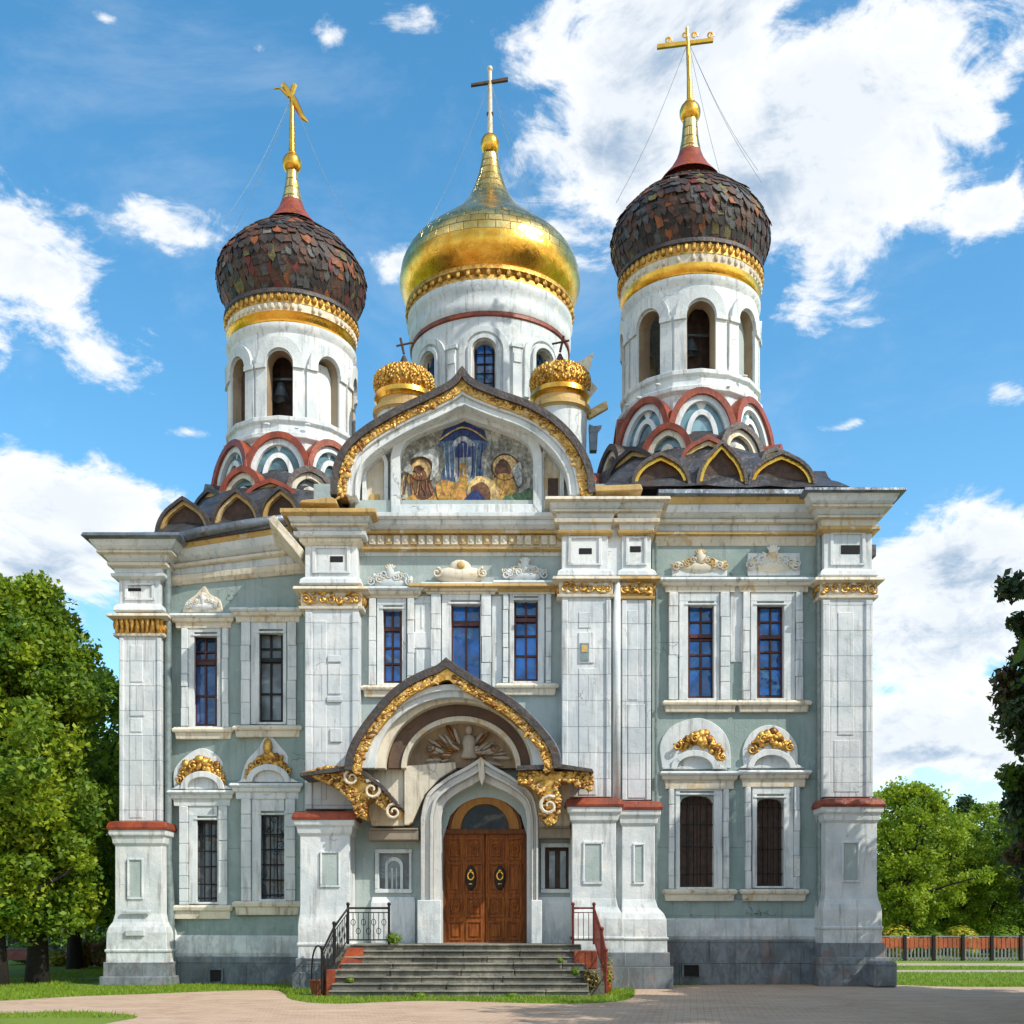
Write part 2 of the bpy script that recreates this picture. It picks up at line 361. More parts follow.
def wall_open(mb, f, u0, u1, v0, v1, ops, depth, nu=1, mi=0, mir=None):
    """wall u0..u1, v0 (top)..v1 (bottom) with real openings (uL,uR,vt,vb,rise) and reveals"""
    mir = mi if mir is None else mir
    cuts = {u0, u1} | {u0+(u1-u0)*i/nu for i in range(nu+1)}
    for o in ops:
        k = 12 if o[4] else 1
        for i in range(k+1): cuts.add(o[0]+(o[1]-o[0])*i/k)
    cuts = sorted(cuts)
    def top(o, u):
        if not o[4]: return o[2]
        h = (o[1]-o[0])/2; q = max(0, 1-((u-(o[0]+h))/h)**2)
        return o[2]+o[4]-o[4]*math.sqrt(q)
    for a, b in zip(cuts, cuts[1:]):
        if b-a < 1e-7: continue
        mid = (a+b)/2; here = sorted([o for o in ops if o[0] < mid < o[1]], key=lambda o: o[2])
        ca = cb = v0
        for o in here:
            ta, tb = top(o, a), top(o, b)
            mb.add([f(a, ca, 0), f(b, cb, 0), f(b, tb, 0), f(a, ta, 0)], [(0, 1, 2, 3)], mi)
            mb.add([f(a, ta, 0), f(b, tb, 0), f(b, tb, depth), f(a, ta, depth)], [(0, 1, 2, 3)], mir)
            ca = cb = o[3]
            mb.add([f(a, ca, 0), f(b, cb, 0), f(b, cb, depth), f(a, ca, depth)], [(3, 2, 1, 0)], mir)
        mb.add([f(a, ca, 0), f(b, cb, 0), f(b, v1, 0), f(a, v1, 0)], [(0, 1, 2, 3)], mi)
    for o in ops:
        for u in (o[0], o[1]):
            ta = top(o, u); mb.add([f(u, ta, 0), f(u, o[3], 0), f(u, o[3], depth), f(u, ta, depth)], [(0, 1, 2, 3)], mir)
def spline(pts, n=8):
    out = []; P = [Vector((*p, 0)) for p in pts]
    for i in range(len(P)-1):
        a = P[max(i-1, 0)]; b = P[i]; c = P[i+1]; d = P[min(i+2, len(P)-1)]
        for k in range(n):
            t = k/n; q = .5*((2*b)+(c-a)*t+(2*a-5*b+4*c-d)*t*t+(3*b-a-3*c+d)*t**3); out.append((q.x, q.y))
    return out+[tuple(pts[-1])]
def offset(poly, d):
    """shift an open pixel polyline sideways by d (left of travel)"""
    out = []; n = len(poly)
    for i, p in enumerate(poly):
        a = poly[max(i-1, 0)]; b = poly[min(i+1, n-1)]; tx, ty = b[0]-a[0], b[1]-a[1]; L = math.hypot(tx, ty) or 1
        out.append((p[0]-ty/L*d, p[1]+tx/L*d))
    return out
def arc(cx, cy, rx, ry, a0=180, a1=0, n=24):
    return [(cx+rx*math.cos(R(a0+(a1-a0)*i/n)), cy-ry*math.sin(R(a0+(a1-a0)*i/n))) for i in range(n+1)]
def scroll(mb, x, z, Y, size, flip=1, mi=0, turns=1.3, start=0., thick=.16):
    pts = []; rs = []
    for i in range(16):
        q = i/15; a = start+turns*2*math.pi*q; r = size*(1-.82*q)
        pts.append((x+flip*(math.cos(a)*r), Y-.02*q, z+math.sin(a)*r)); rs.append(size*thick*(1-.5*q))
    mb.tube(pts, rs, 5, mi)
def leafy(mb, x, z, Y, w, h, seed, mi=0, mi2=None, arched=0.):
    """cluster of scrolls and leaf lobes about w x h, centred on (x, z)"""
    q = random.Random(seed); mi2 = mi if mi2 is None else mi2
    n = 9
    mb.ball((x, Y+.02, z-h*.22), 1, 14, 6, mi, w*.42, .10, h*.26)
    for s in (-1, 1):
        for k in range(n):
            t = (k+.5)/n; ax = x+s*t*w*.48; az = z+h*(.22*(1-t)-.16)-arched*t*t
            a = s*q.uniform(.1, 1.5); L = h*(.26-.08*t)*q.uniform(.7, 1.2)
            mb.ball((ax+q.uniform(-.03, .03), Y-.03, az+q.uniform(-.03, .03)), L, 7, 5, mi if q.random() < .65 else mi2, .42, .3, 1, Matrix.Rotation(a, 3, 'Y'))
            if k % 2 == 0: scroll(mb, ax, az+h*q.uniform(-.12, .1), Y-.06, h*q.uniform(.1, .17), s*q.choice((1, 1, -1)), mi if k % 4 else mi2, 1.3, q.uniform(0, 6), .26)
        scroll(mb, x+s*w*.20, z+h*.02, Y-.05, h*.22, s, mi2, 1.3, 2.6, .2)
        scroll(mb, x+s*w*.44, z-h*.22-arched*.7, Y-.05, h*.18, s, mi, 1.3, 2., .24)
    mb.ball((x, Y-.03, z+h*.18), h*.34, 9, 6, mi, .55, .4, 1)
    for a in (-.7, -.35, 0, .35, .7):
        mb.ball((x+math.sin(a)*h*.2, Y-.05, z+h*.2+math.cos(a)*h*.18), h*.16, 6, 4, mi2, .35, .4, 1, Matrix.Rotation(a, 3, 'Y'))

church = empty('church', (0, 2, 0), 'weathered white and sage green church with three onion domes and a gilded porch', 'church')
# ================================================================== WALLS
def YW(px): return 1.8-.5*(px-163)/(303-163) if px < 330 else 1.2
def fl(u, v, w): y = YW(u); return (wx(u, y), y+w, wz(v, y))
WIN = []   # filled below: openings
UPR = [(688,714,605,698), (757,784,605,698)]; LOR = [(680,714,795,887), (757,784,798,886)]
UPL = [(194,217,636,726), (259,283,633,722)]; LOL = [(197,219,820,902), (261,287,815,899)]
mb = MB()
wall_open(mb, fl, 652, 826, 500, 935, [(*o, 0) for o in UPR]+[(*LOR[0], 8), (*LOR[1], 6)], .35, 1, 0, 1)
mb.build('wing_wall', [GREEN, WHITE], church, label='sage green plastered wall of the right bay'); mb = MB()
wall_open(mb, fl, 160, 306, 525, 952, [(*o, 0) for o in UPL]+[(*o, 0) for o in LOL], .35, 1, 0, 1)
mb.build('wing_wall', [GREEN, WHITE], church, label='sage green plastered wall of the left bay')
mb = MB()
fc = lambda u, v, w: (wx(u, .5), .5+w, wz(v, .5))
wall_open(mb, fc, 355, 575, 500, 760, [(383,402,609,683,0), (451,481,604,700,0), (514,538,600,681,0)], .35, 1, 0, 1)
fc2 = lambda u, v, w: (wx(u, .3), .3+w, wz(v, .3))
wall_open(mb, fc2, 345, 585, 745, 975, [(443,528,797,943,42), (379,409,853,889,0), (545,569,847,889,0)], .45, 1, 0, 1)
mb.build('entrance_wall', [GREENL, WHITE], church)
# body of the nave behind
mb = MB(); mb.box(-9.4, 9.3, 2.9, 24, 0, 11.2); mb.box(-5, 2.6, 1.6, 24, 10, 12.6)
mb.build('nave_wall', GREENL, church)
for k, (x0, x1) in enumerate(((163, 303), (652, 826))):
    mb = MB(); yl, yr = YW(x0), YW(x1)
    b = 940 if k else 957
    loft(mb, x0-3, x1+3, [(b-22, -.01), (b-20, .05), (b-4, .06), (b, .02)], yl, 2.6, yr, (0, 0), 0)
    mb.build('string_course', WHITE, church, .01)
    mb = MB(); mb.hexa([(wx(x0-4, yl), yl-.1, -.3), (wx(x1+4, yr), yr-.1, -.3), (wx(x1+4, yr), yr-.1, wz(b, yr)), (wx(x0-4, yl), yl-.1, wz(b, yl)),
                        (wx(x0-4, yl), 3, -.3), (wx(x1+4, yr), 3, -.3), (wx(x1+4, yr), 3, wz(b, yr)), (wx(x0-4, yl), 3, wz(b, yl))])
    g = mb.build('plinth', GRANITE, church, .015)
    mb = MB(); v = (684, 965, 699, 976) if k else (210, 970, 221, 981)
    yv = YW(v[0])-.17
    pbox(mb, *v, yv, yv+.3, 0)
    for dxx in (-2, 15 if k else 11): pbox(mb, v[0]+dxx, v[1]-2, v[0]+dxx+2, v[3]+1, yv-.03, yv+.3, 1)
    pbox(mb, v[0], v[1]-2, v[0]+(15 if k else 11), v[1], yv-.032, yv+.3, 1)
    mb.build('cellar_vent', [VENT, GRANITE], g)

# ================================================================== CORNICES
def cornice(name, xL, xR, lv, YL, Yb, YR=None, sides=(1, 1), mats=(CREAM,), mis=None, **kw):
    """lv: list of segments, each list of levels; separate lofts, one per colour"""
    mb = MB()
    for i, seg in enumerate(lv): loft(mb, xL, xR, seg, YL, Yb, YR, sides, mis[i] if mis else 0)
    return mb.build(name, list(mats), church, .008, **kw)
CM = (CREAM, WHITE, OCHRE, DARK, GREYM)
# right wing
cornice('cornice', 655, 822, [[(489,489,.62),(493,494,.66),(496,496,.60)], [(496,496,.57),(504,503,.50)], [(504,503,.47),(512,512,.40),(519,519,.22)], [(519,519,.26),(522,522,.27),(524,524,.2)],
        [(524,524,.14),(531,531,.12)], [(531,531,.19),(534,534,.19),(536,536,.12)], [(536,536,.11),(541,541,.06),(546,546,.02)]], 1.2, 2.6, None, (0, 0), CM, [4, 2, 1, 0, 1, 2, 0])
# left wing (rises to the right as built)
cornice('cornice', 160, 306, [[(543,519,.50),(547,523,.50)], [(547,523,.44),(553,530,.36)], [(553,530,.36),(560,540,.26),(566,547,.12)], [(566,547,.2),(569,550,.2),(571,553,.12)],
        [(571,553,.08),(577,562,.07)], [(577,562,.14),(582,568,.12),(587,573,.04)]], YW(160), 2.8, YW(306), (0, 0), CM, [3, 2, 1, 0, 1, 0])
# centre bay
cornice('cornice', 352, 562, [[(512,.46),(516,.46),(519,.40)], [(519,.36),(524,.34),(530,.22)], [(530,.26),(533,.24)], [(533,.10),(547,.10)], [(547,.2),(549,.2),(552,.08)], [(552,.06),(556,.03)]], .5, 1.5, None, (0, 0), CM, [1, 1, 2, 0, 2, 1])
mb = MB()
for k in range(24):
    x = 361+k*8.2
    pbox(mb, x, 535, x+6.2, 544.5, .34, .42, 0 if k % 3 else 1); mb.ball((wx(x+3.1, .33), .34, wz(540, .33)), .055, 7, 4, 0, 1, .5, 1)
fz = mb.build('dentil_frieze', [CREAM, OCHRE], church, .012)

# ================================================================== PILASTERS
def pilaster(x0, x1, ytop, ybot, Y, panels, name='pilaster', label=None, Yb=None):
    mb = MB(); Yb = Yb or Y+1.2
    loft(mb, x0, x1, [(ytop, 0), (ybot, 0)], Y, Yb)
    w = x1-x0
    for (a, b, c, d, pr) in panels: pbox(mb, x0+a*w, c, x0+b*w, d, Y-pr, Y+.02, 0)
    return mb.build(name, WHITEJ, church, .012, label=label)
def gilt_capital(par, x0, x1, y0, y1, Y, Yb, seed, mats=(GOLDR, CREAM), teeth=False):
    mb = MB()
    loft(mb, x0, x1, [(y0-6, .17), (y0-3.5, .19), (y0-.5, .10)], Y, Yb, mi=1)
    loft(mb, x0, x1, [(y0-.5, .03), (y1, .02)], Y, Yb, mi=0 if teeth else 1)
    loft(mb, x0, x1, [(y1, .07), (y1+2.5, .06), (y1+4, .0)], Y, Yb, mi=1)
    q = random.Random(seed); X0, X1 = wx(x0, Y), wx(x1, Y); Z0, Z1 = wz(y1, Y), wz(y0, Y); h = Z1-Z0
    n = max(4, int((X1-X0)/(.12 if teeth else .2)))
    for i in range(n):
        x = X0+(i+.5)*(X1-X0)/n; 
        if teeth: mb.ball((x, Y-.06, Z0+h*.5), h*.62, 6, 5, 0, .22, .4, 1, Matrix.Rotation(q.uniform(-.15, .15), 3, 'Y')); continue
        scroll(mb, x, Z0+h*.45, Y-.06, h*.36, 1 if i % 2 else -1, 0, 1.3, q.uniform(0, 3), .24)
        for k in range(3): mb.ball((x+q.uniform(-.09, .09), Y-.06, Z0+h*q.uniform(.1, .95)), h*q.uniform(.14, .26), 6, 4, 0 if q.random() < .8 else 1, 1, .6, .7)
    for s in range(5):
        for xs in (X0-.05, X1+.05): mb.ball((xs, Y+.1+s*.16, Z0+h*q.uniform(.3, .8)), h*.34, 6, 4, 0, .5, 1, 1)
    return mb.build('capital', list(mats), par, 0, auto=50)
def pedestal(par, x0, x1, ytop, ybot, Y, Yb, flare=6, panel=None, plinth_top=None, plinth_mat=GRANITE, red=True, flL=None):
    """red cap, mouldings, body with flared foot"""
    mb = MB()
    loft(mb, x0, x1, [(ytop-11, .0), (ytop-10, .12), (ytop-5, .17), (ytop-2.5, .16)], Y, Yb, mi=0)
    mb.build('cap_flashing', [REDP], par, .01)
    mb = MB()
    loft(mb, x0, x1, [(ytop-2.5, .13), (ytop+3, .12), (ytop+5, .07), (ytop+11, .05), (ytop+14, .0)], Y, Yb)
    fl_ = flare*S(Y); h = ybot-ytop
    loft(mb, x0, x1, [(ytop+14, 0), (ytop+h*.60, 0), (ytop+h*.66, fl_*.25), (ytop+h*.70, fl_*.7), (ytop+h*.74, fl_*.92), (ybot, fl_)], Y, Yb, sides=(1 if flL is None else flL, 1))
    if panel:
        a, b, c, d = panel; pr = .035
        for q in ((a-2, b-2, c+2, b), (a-2, d, c+2, d+2.5), (a-2, b, a, d), (c, b, c+2, d)): pbox(mb, *q, Y-pr, Y+.02)
        pbox(mb, a, b, c, d, Y-.006, Y+.02, 1)
    z = ytop+h*.86
    loft(mb, x0, x1, [(z, fl_*.9), (z+.8, fl_+.025), (z+3, fl_+.02), (z+4, fl_*.95)], Y, Yb, sides=(1 if flL is None else flL, 1))
    p = mb.build('pedestal', [WHITE, GREENL], par, .012)
    if plinth_top:
        mb = MB(); yy = Y-fl_-.05
        mb.box(wx(x0, Y)-(fl_+.05)*(1 if flL is None else flL), wx(x1, Y)+fl_+.05, yy, Yb, -.3, wz(plinth_top, Y))
        mb.box(wx(x0, Y)-(fl_+.12)*(1 if flL is None else flL), wx(x1, Y)+fl_+.12, yy-.07, Yb-.1, -.3, wz(plinth_top+14, Y))
        mb.build('plinth', plinth_mat, par, .02)
    return p
def attic(par, x0, x1, ytop, ycap, Y, Yb, levels, vent=None, mis=None):
    """the block above a capital and the cornice crowning it"""
    mb = MB()
    loft(mb, x0, x1, [(ytop, 0), (ycap, 0)], Y, Yb)
    loft(mb, x0, x1, [(ycap-8, .02), (ycap-6, .10), (ycap-2, .12), (ycap, .05)], Y, Yb)
    cx, w = (x0+x1)/2, (x1-x0)
    a, b, c, d = cx-w*.36, ytop+6, cx+w*.36, ycap-12
    for q in ((a, b, c, b+2), (a, d-2, c, d), (a, b+2, a+3, d-2), (c-3, b+2, c, d-2)): pbox(mb, *q, Y-.04, Y+.02)
    for i, seg in enumerate(levels): loft(mb, x0, x1, seg, Y, Yb, mi=(mis[i] if mis else 0))
    if vent: pbox(mb, *vent, Y-.012, Y+.02, 4)
    return mb.build('cornice', [WHITE, CREAM, OCHRE, GREYM, VENT], par, .008)
# right corner
p = pilaster(823, 873, 597, 797, .75, [(.0,.14,600,797,.05), (.86,1.,600,797,.05), (.30,.62,612,735,.02), (.22,.74,740,792,.015)], label='right corner pilaster with a tilted cornice', Yb=2.6)
gilt_capital(p, 821, 875, 583, 595, .75, 2.6, 3)
attic(p, 824, 872, 526, 577, .75, 2.6, [[(487,.62),(490,.64),(492,.56)], [(492,.52),(500,.44),(504,.36)], [(504,.39),(506,.39),(508,.31)], [(508,.29),(512,.22),(515,.17)], [(515,.21),(517,.21),(519,.12)], [(519,.10),(526,.08)], [(526,.16),(529,.16),(533,.03)]], (841, 545, 860, 554), [3, 0, 1, 0, 1, 1, 2])
pedestal(p, 826, 877, 809, 945, .5, 2.6, 4, (844, 843, 858, 880), 943)
# inner right pair
p = pilaster(562, 611, 597, 797, 0, [(.0,.12,600,797,.05), (.90,1.,600,797,.05), (.34,.60,612,628,.02), (.34,.66,632,663,.03), (.34,.70,668,795,.018)], label='broad pilaster to the right of the entrance')
gilt_capital(p, 560, 612, 582, 594, 0, 1.2, 5)
LVI = [[(496,.40),(499,.42),(501,.34)], [(501,.30),(506,.25),(509,.2)], [(509,.24),(511,.24),(513,.16)], [(513,.15),(518,.11)], [(518,.2),(522,.18),(524,.10)], [(524,.08),(530,.06)], [(530,.12),(533,.10),(536,.02)]]
attic(p, 562, 608, 530, 577, 0, 1.2, LVI, (579, 548, 592, 554), [1, 0, 1, 0, 1, 0, 2])
mb = MB(); pbox(mb, 580, 643, 589, 661, -.045, .02, 0); pbox(mb, 581.5, 645, 587.5, 652, -.055, -.045, 1); mb.build('wall_plate', [ZINC, OCHRE], p)
pedestal(p, 572, 616, 809, 957, -.55, 1.2, 7, (585, 843, 601, 882), 952, flL=0)
p = pilaster(622, 651, 597, 800, .12, [(.0,.16,600,800,.04), (.84,1.,600,800,.04), (.2,.55,610,700,.015), (.2,.8,704,798,.02)], label='narrow pilaster beside the broad one')
gilt_capital(p, 620, 652, 582, 596, .12, 1.3, 6, (GOLDR, OCHRE))
attic(p, 622, 651, 530, 577, .12, 1.3, LVI, (630, 546, 641, 552), [1, 0, 1, 0, 1, 0, 2])
pedestal(p, 622, 655, 812, 957, -.40, 1.3, 11, (635, 845, 643, 882), 952, flL=.1)
mb = MB(); mb.tube([(wx(617, .05), .05, wz(800, .05)), (wx(617, .05), .05, wz(580, .05))], .085, 12); mb.build('colonnette', WHITE, p, smooth=True)
mb = MB(); pbox(mb, 606, 500, 625, 806, .2, 1.2); mb.box(wx(608, -.2), wx(628, -.2), -.2, 1.2, .3, wz(804, -.2)); mb.build('pilaster_web', WHITE, p)
# inner left
p = pilaster(305, 359, 608, 809, .05, [(.0,.13,612,809,.05), (.87,1.,612,809,.05), (.42,.66,655,662,.05), (.42,.66,664,694,.03), (.40,.68,696,702,.05), (.46,.68,728,742,.04), (.16,.4,620,800,.012)], label='pilaster to the left of the entrance')
gilt_capital(p, 302, 361, 592, 606, .05, 1.6, 8)
attic(p, 305, 357, 540, 585, .05, 1.6, [[(508,.50),(512,.50),(515,.42)], [(515,.38),(520,.31),(523,.25)], [(523,.29),(525,.29),(527,.2)], [(527,.18),(531,.14)], [(531,.24),(535,.22),(538,.1)], [(538,.12),(541,.12),(546,.02)]], (330, 556, 343, 562), [2, 0, 1, 0, 0, 1])
mb = MB(); mb.hexa([(wx(268,-.5),-.5,wz(519,-.5)),(wx(274,-.5),-.5,wz(515,-.5)),(wx(303,-.1),-.1,wz(549,-.1)),(wx(299,-.1),-.1,wz(556,-.1)),
                    (wx(268,.5),1.3,wz(519,-.5)),(wx(274,.5),1.3,wz(515,-.5)),(wx(303,-.1),1.3,wz(549,-.1)),(wx(299,-.1),1.3,wz(556,-.1))])
mb.build('raking_moulding', CREAM, p, .01)
pedestal(p, 300, 350, 822, 962, -.55, 1.6, 2, (322, 853, 338, 885), 958)
# left corner
p = pilaster(119, 161, 634, 821, 1.3, [(.0,.10,638,821,.04), (.90,1.,638,821,.04), (.26,.56,645,682,.02), (.26,.6,684,716,.028), (.26,.54,718,732,.02), (.24,.56,734,818,.015)], label='left corner pilaster with a drooping cornice', Yb=3)
gilt_capital(p, 116, 162, 619, 633, 1.3, 3, 9, (GOLDR, CREAM), teeth=True)
attic(p, 119, 160, 577, 612, 1.3, 3, [[(532,.66),(535,.70),(538,.62)], [(538,.57),(545,.48),(550,.38)], [(550,.42),(552,.42),(554,.34)], [(554,.31),(558,.25),(562,.18)], [(562,.23),(565,.22),(568,.12)], [(568,.10),(573,.08)], [(573,.16),(576,.15),(580,.02)]], (127, 588, 141, 591), [3, 0, 1, 0, 1, 0, 0])
pedestal(p, 115, 162, 832, 968, 1.05, 3, 7, (129, 860, 141, 897), 962)
mb = MB(); pbox(mb, 125, 930, 144, 936, .83, .95); pbox(mb, 122, 910, 150, 913, .93, 1.0); mb.build('patch_repair', WHITE, p, .01)

# ================================================================== WINDOWS
def sash(par, x0, y0, x1, y1, Y, cols, rows, wood, pane, fr=2.0, rise=0, bar=.9, transom=None):
    mb = MB()
    pbox(mb, x0, y0, x0+fr, y1, Y-.05, Y+.03); pbox(mb, x1-fr, y0, x1, y1, Y-.05, Y+.03)
    pbox(mb, x0+fr, y0, x1-fr, y0+fr, Y-.05, Y+.03); pbox(mb, x0+fr, y1-fr, x1-fr, y1, Y-.05, Y+.03)
    for i in range(1, cols):
        x = x0+(x1-x0)*i/cols; pbox(mb, x-bar, y0+fr, x+bar, y1-fr, Y-.025, Y+.02)
    for q in rows: pbox(mb, x0+fr, q-bar, x1-fr, q+bar, Y-.03, Y+.018)
    if transom: pbox(mb, x0+fr, transom-2, x1-fr, transom+2, Y-.07, Y+.02)
    mb.build('sash', wood, par, .006)
    mb = MB(); pbox(mb, x0-.5, y0-rise-.5, x1+.5, y1+.5, Y+.035, Y+.06); mb.build('pane', pane, par)
def surround(xo0, xo1, op, ytop, ylin, ysill, Y, lab=None, quoin=True, lint=(5, 5), sill=(3, 12), seed=0, arch=False):
    """white casing round an opening: outer jambs, inner frame, lintel cornice; sill as a part"""
    x0, x1, y0, y1 = op; mb = MB(); q = random.Random(seed)
    jw = (x0-xo0)*.48
    for a, b in ((xo0, xo0+jw), (xo1-jw, xo1)):
        y = ytop
        while y < ysill-.5:
            h = min(q.uniform(12, 26), ysill-y); e = q.uniform(-.35, .35) if quoin else 0
            pbox(mb, a+e, y+.25, b+e, y+h-.25, Y-.13-q.uniform(0, .025), Y+.02); y += h
        pbox(mb, a+.6, ytop, b-.6, ysill, Y-.11, Y+.02)
    for a, b in ((xo0+jw+1.2, x0), (x1, xo1-jw-1.2)): pbox(mb, a, y0-4, b, y1+2, Y-.065, Y+.02)
    pbox(mb, xo0+jw+1.2, ytop, xo1-jw-1.2, y0-4, Y-.068, Y+.02)
    pbox(mb, x0-3, y0-2, x1+3, y0-.2, Y-.09, Y+.02); pbox(mb, x0-2, y1+.2, x1+2, y1+2.2, Y-.1, Y+.3)
    w = mb.build('window', WHITE, church, .008, label=lab)
    mb = MB(); loft(mb, xo0, xo1, [(ylin, .22), (ylin+2, .25), (ylin+4.5, .2)], Y, Y+.1, mi=1)
    loft(mb, xo0, xo1, [(ylin+4.5, .19), (ylin+8, .17), (ylin+10, .11), (ytop, .10)], Y, Y+.1)
    mb.build('lintel', [CREAM if quoin else WHITE, WHITE], w, .008)
    mb = MB(); loft(mb, xo0, xo1, [(ysill, .13), (ysill+2, .19), (ysill+sill[1]*.4, .17), (ysill+sill[1]*.45, .12), (ysill+sill[1], .10)], Y, Y+.1)
    mb.build('sill', CREAM, w, .01)
    return w
def ornament(w, px, py, wp, hp, Y, seed, mats=(WHITE, CREAM), arched=0.):
    mb = MB(); leafy(mb, wx(px, Y), wz(py, Y), Y, wp*S(Y), hp*S(Y), seed, 0, 1, arched)
    return mb.build('ornament', list(mats), w, smooth=True)
def blob(pts, Y0, Y1, mb, mi=0): mb.prism(P2(spline(pts, 5), Y0), Y0, Y1, mi)
Yr = 1.2; PD = .24
# right wing upper
w = surround(669, 730, UPR[0], 592, 577, 700, Yr, 'upper window with blue panes, inner right wing', seed=1)
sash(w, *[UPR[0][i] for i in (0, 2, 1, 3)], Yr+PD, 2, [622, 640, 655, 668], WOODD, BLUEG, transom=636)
ornament(w, 700, 562, 56, 24, Yr-.05, 11, (CREAM, OCHRE))
w = surround(743, 803, UPR[1], 592, 577, 700, Yr, 'upper window with red frame, outer right wing', seed=2)
sash(w, *[UPR[1][i] for i in (0, 2, 1, 3)], Yr+PD, 2, [622, 652, 668], WOODD, BLUEG, 3, transom=637)
ornament(w, 773, 560, 52, 28, Yr-.05, 12, (CREAM, WHITE))
mb = MB(); pbox(mb, 748, 553, 800, 575, Yr-.06, Yr+.02); mb.build('stucco_panel', WHITE, church, .01); mb = MB(); pbox(mb, 672, 566, 727, 576, Yr-.06, Yr+.02); mb.build('stucco_panel', WHITE, church, .01); mb = MB(); pbox(mb, 730.5, 584, 742.5, 662, Yr-.03, Yr+.02); mb.build('stucco_panel', WHITE, church, .01)
def hood(w, cx, ytop, rx, ry, Y, par_plaque, gold_pts, seed, crest=None):
    """segmental pediment with light plaque behind and gilt crest"""
    mb = MB(); blob(par_plaque, Y-.05, Y+.02, mb)
    mb.build('stucco_plaque', WHITE, w, .012)
    mb = MB(); a = arc(cx, ytop, rx, ry); b = arc(cx, ytop, rx-6, ry-6)
    mb.strip(P2(a, Y-.24), P2(b, Y-.24), Y-.24, Y+.02)
    mb.prism(P2(arc(cx, ytop, rx-6, ry-6), Y-.1), Y-.1, Y+.02)
    sh = [(cx-rx-9, ytop), (cx-rx-1, ytop-4), (cx-rx+1, ytop)]
    mb.prism(P2(sh, Y-.2), Y-.2, Y+.02); mb.prism(P2([(2*cx-x, y) for x, y in sh][::-1], Y-.2), Y-.2, Y+.02)
    mb.build('pediment', WHITE, w, .01)
    mb = MB(); q = random.Random(seed); n = len(gold_pts)
    pts = spline(gold_pts, 6)
    for i, (x, y) in enumerate(pts):
        t = i/(len(pts)-1); th = (.04+.13*math.sin(math.pi*min(1, max(0, t))) )*q.uniform(.8, 1.1)
        for k in range(5): mb.ball((wx(x, Y-.1)+q.uniform(-.08, .08), Y-.08+q.uniform(-.03, .03), wz(y, Y-.1)+q.uniform(-.13, .13)), th*q.uniform(.5, .95), 6, 5, 0 if q.random() < .8 else 1, q.uniform(.5, 1), .5, q.uniform(.6, 1), Matrix.Rotation(q.uniform(-1.2, 1.2), 3, 'Y'))
    for i in (0, len(pts)-1): scroll(mb, wx(pts[i][0], Y-.14), wz(pts[i][1], Y-.14), Y-.16, .12, 1 if i else -1, 0, 1.3, 2, .28)
    scroll(mb, wx(pts[len(pts)//3][0], Y-.16), wz(pts[len(pts)//3][1], Y-.16), Y-.2, .11, 1, 0, 1.3, 1, .28)
    if crest: mb.ball((wx(crest[0], Y-.1), Y-.12, wz(crest[1], Y-.1)), .2, 8, 6, 0, .6, .5, 1.1)
    mb.build('gilt_crest', [GOLDR, GILTD], w, smooth=True)
# right wing lower
def casement(w, op, Y, seed, mats, bars=True):
    x0, x1, y0, y1 = op; mb = MB(); q = random.Random(seed); n = 5
    for i in range(n):
        a = x0+(x1-x0)*i/n; pbox(mb, a+.25, y0-1, a+(x1-x0)/n-.25, y1, Y+q.uniform(0, .03), Y+.06)
    mb.build('boarding', mats, w, .006)
    mb = MB()
    for i in range(1, 4):
        x = x0+(x1-x0)*i/4; mb.tube([(wx(x, Y-.12), Y-.12, wz(y0+2, Y)), (wx(x, Y-.12), Y-.12, wz(y1-2, Y))], .014, 5)
    for y in (y0+10, y0+30, y0+52, y1-12): mb.tube([(wx(x0+1, Y-.12), Y-.12, wz(y, Y)), (wx(x1-1, Y-.12), Y-.12, wz(y+q.uniform(-1, 1), Y))], .014, 5)
    mb.build('grille', BLACKI, w)
def ghood(w, cx, y, Y, s, plaque, gold, crest=None): hood(w, cx, y, 24, 19, Y, plaque, gold, s, crest)
w = surround(669, 729, LOR[0], 789, 771, 889, Yr, 'boarded lower window, inner right wing', seed=3, quoin=True)
casement(w, LOR[0], Yr+PD, 1, BROWNW)
ghood(w, 695, 769, Yr, 21, [(662,768),(660,745),(668,730),(680,722),(700,718),(718,726),(729,742),(731,768)], [(677,746),(688,742),(698,738),(708,741),(716,749),(722,757)])
w = surround(746, 800, LOR[1], 787, 770, 889, Yr, 'boarded lower window, outer right wing', seed=4)
casement(w, LOR[1], Yr+PD, 2, BROWNW)
ghood(w, 772, 768, Yr, 22, [(744,767),(743,748),(752,732),(768,725),(785,730),(797,745),(798,767)], [(752,750),(760,742),(770,736),(780,741),(790,747)])
# left wing
def Yl(p): return YW(p)
for spec in ((181,228,UPL[0],628,613,727,'upper left-wing window with red frame',5,[660,696]), (241,296,UPL[1],622,607,725,'upper left-wing window with black frame',6,[662,694])):
    xo0, xo1, op, ytop, ylin, ysill, lab, sd_, rows = spec; Y = Yl((xo0+xo1)/2)-.02
    w = surround(xo0, xo1, op, ytop, ylin, ysill, Y, lab, seed=sd_)
    sash(w, op[0], op[2], op[1], op[3], Y+PD, 2, [op[2]+16]+rows, WOODD if sd_ == 5 else BLACKI, NAVYG if sd_ == 5 else GREYG, transom=op[2]+27)
    if sd_ == 5:
        mb = MB(); blob([(182,612),(186,602),(196,594),(204,586),(210,594),(220,600),(223,612)], Y-.06, Y+.02, mb); mb.build('stucco_plaque', CREAM, w, .015)
        ornament(w, 203, 602, 34, 18, Y-.06, 31)
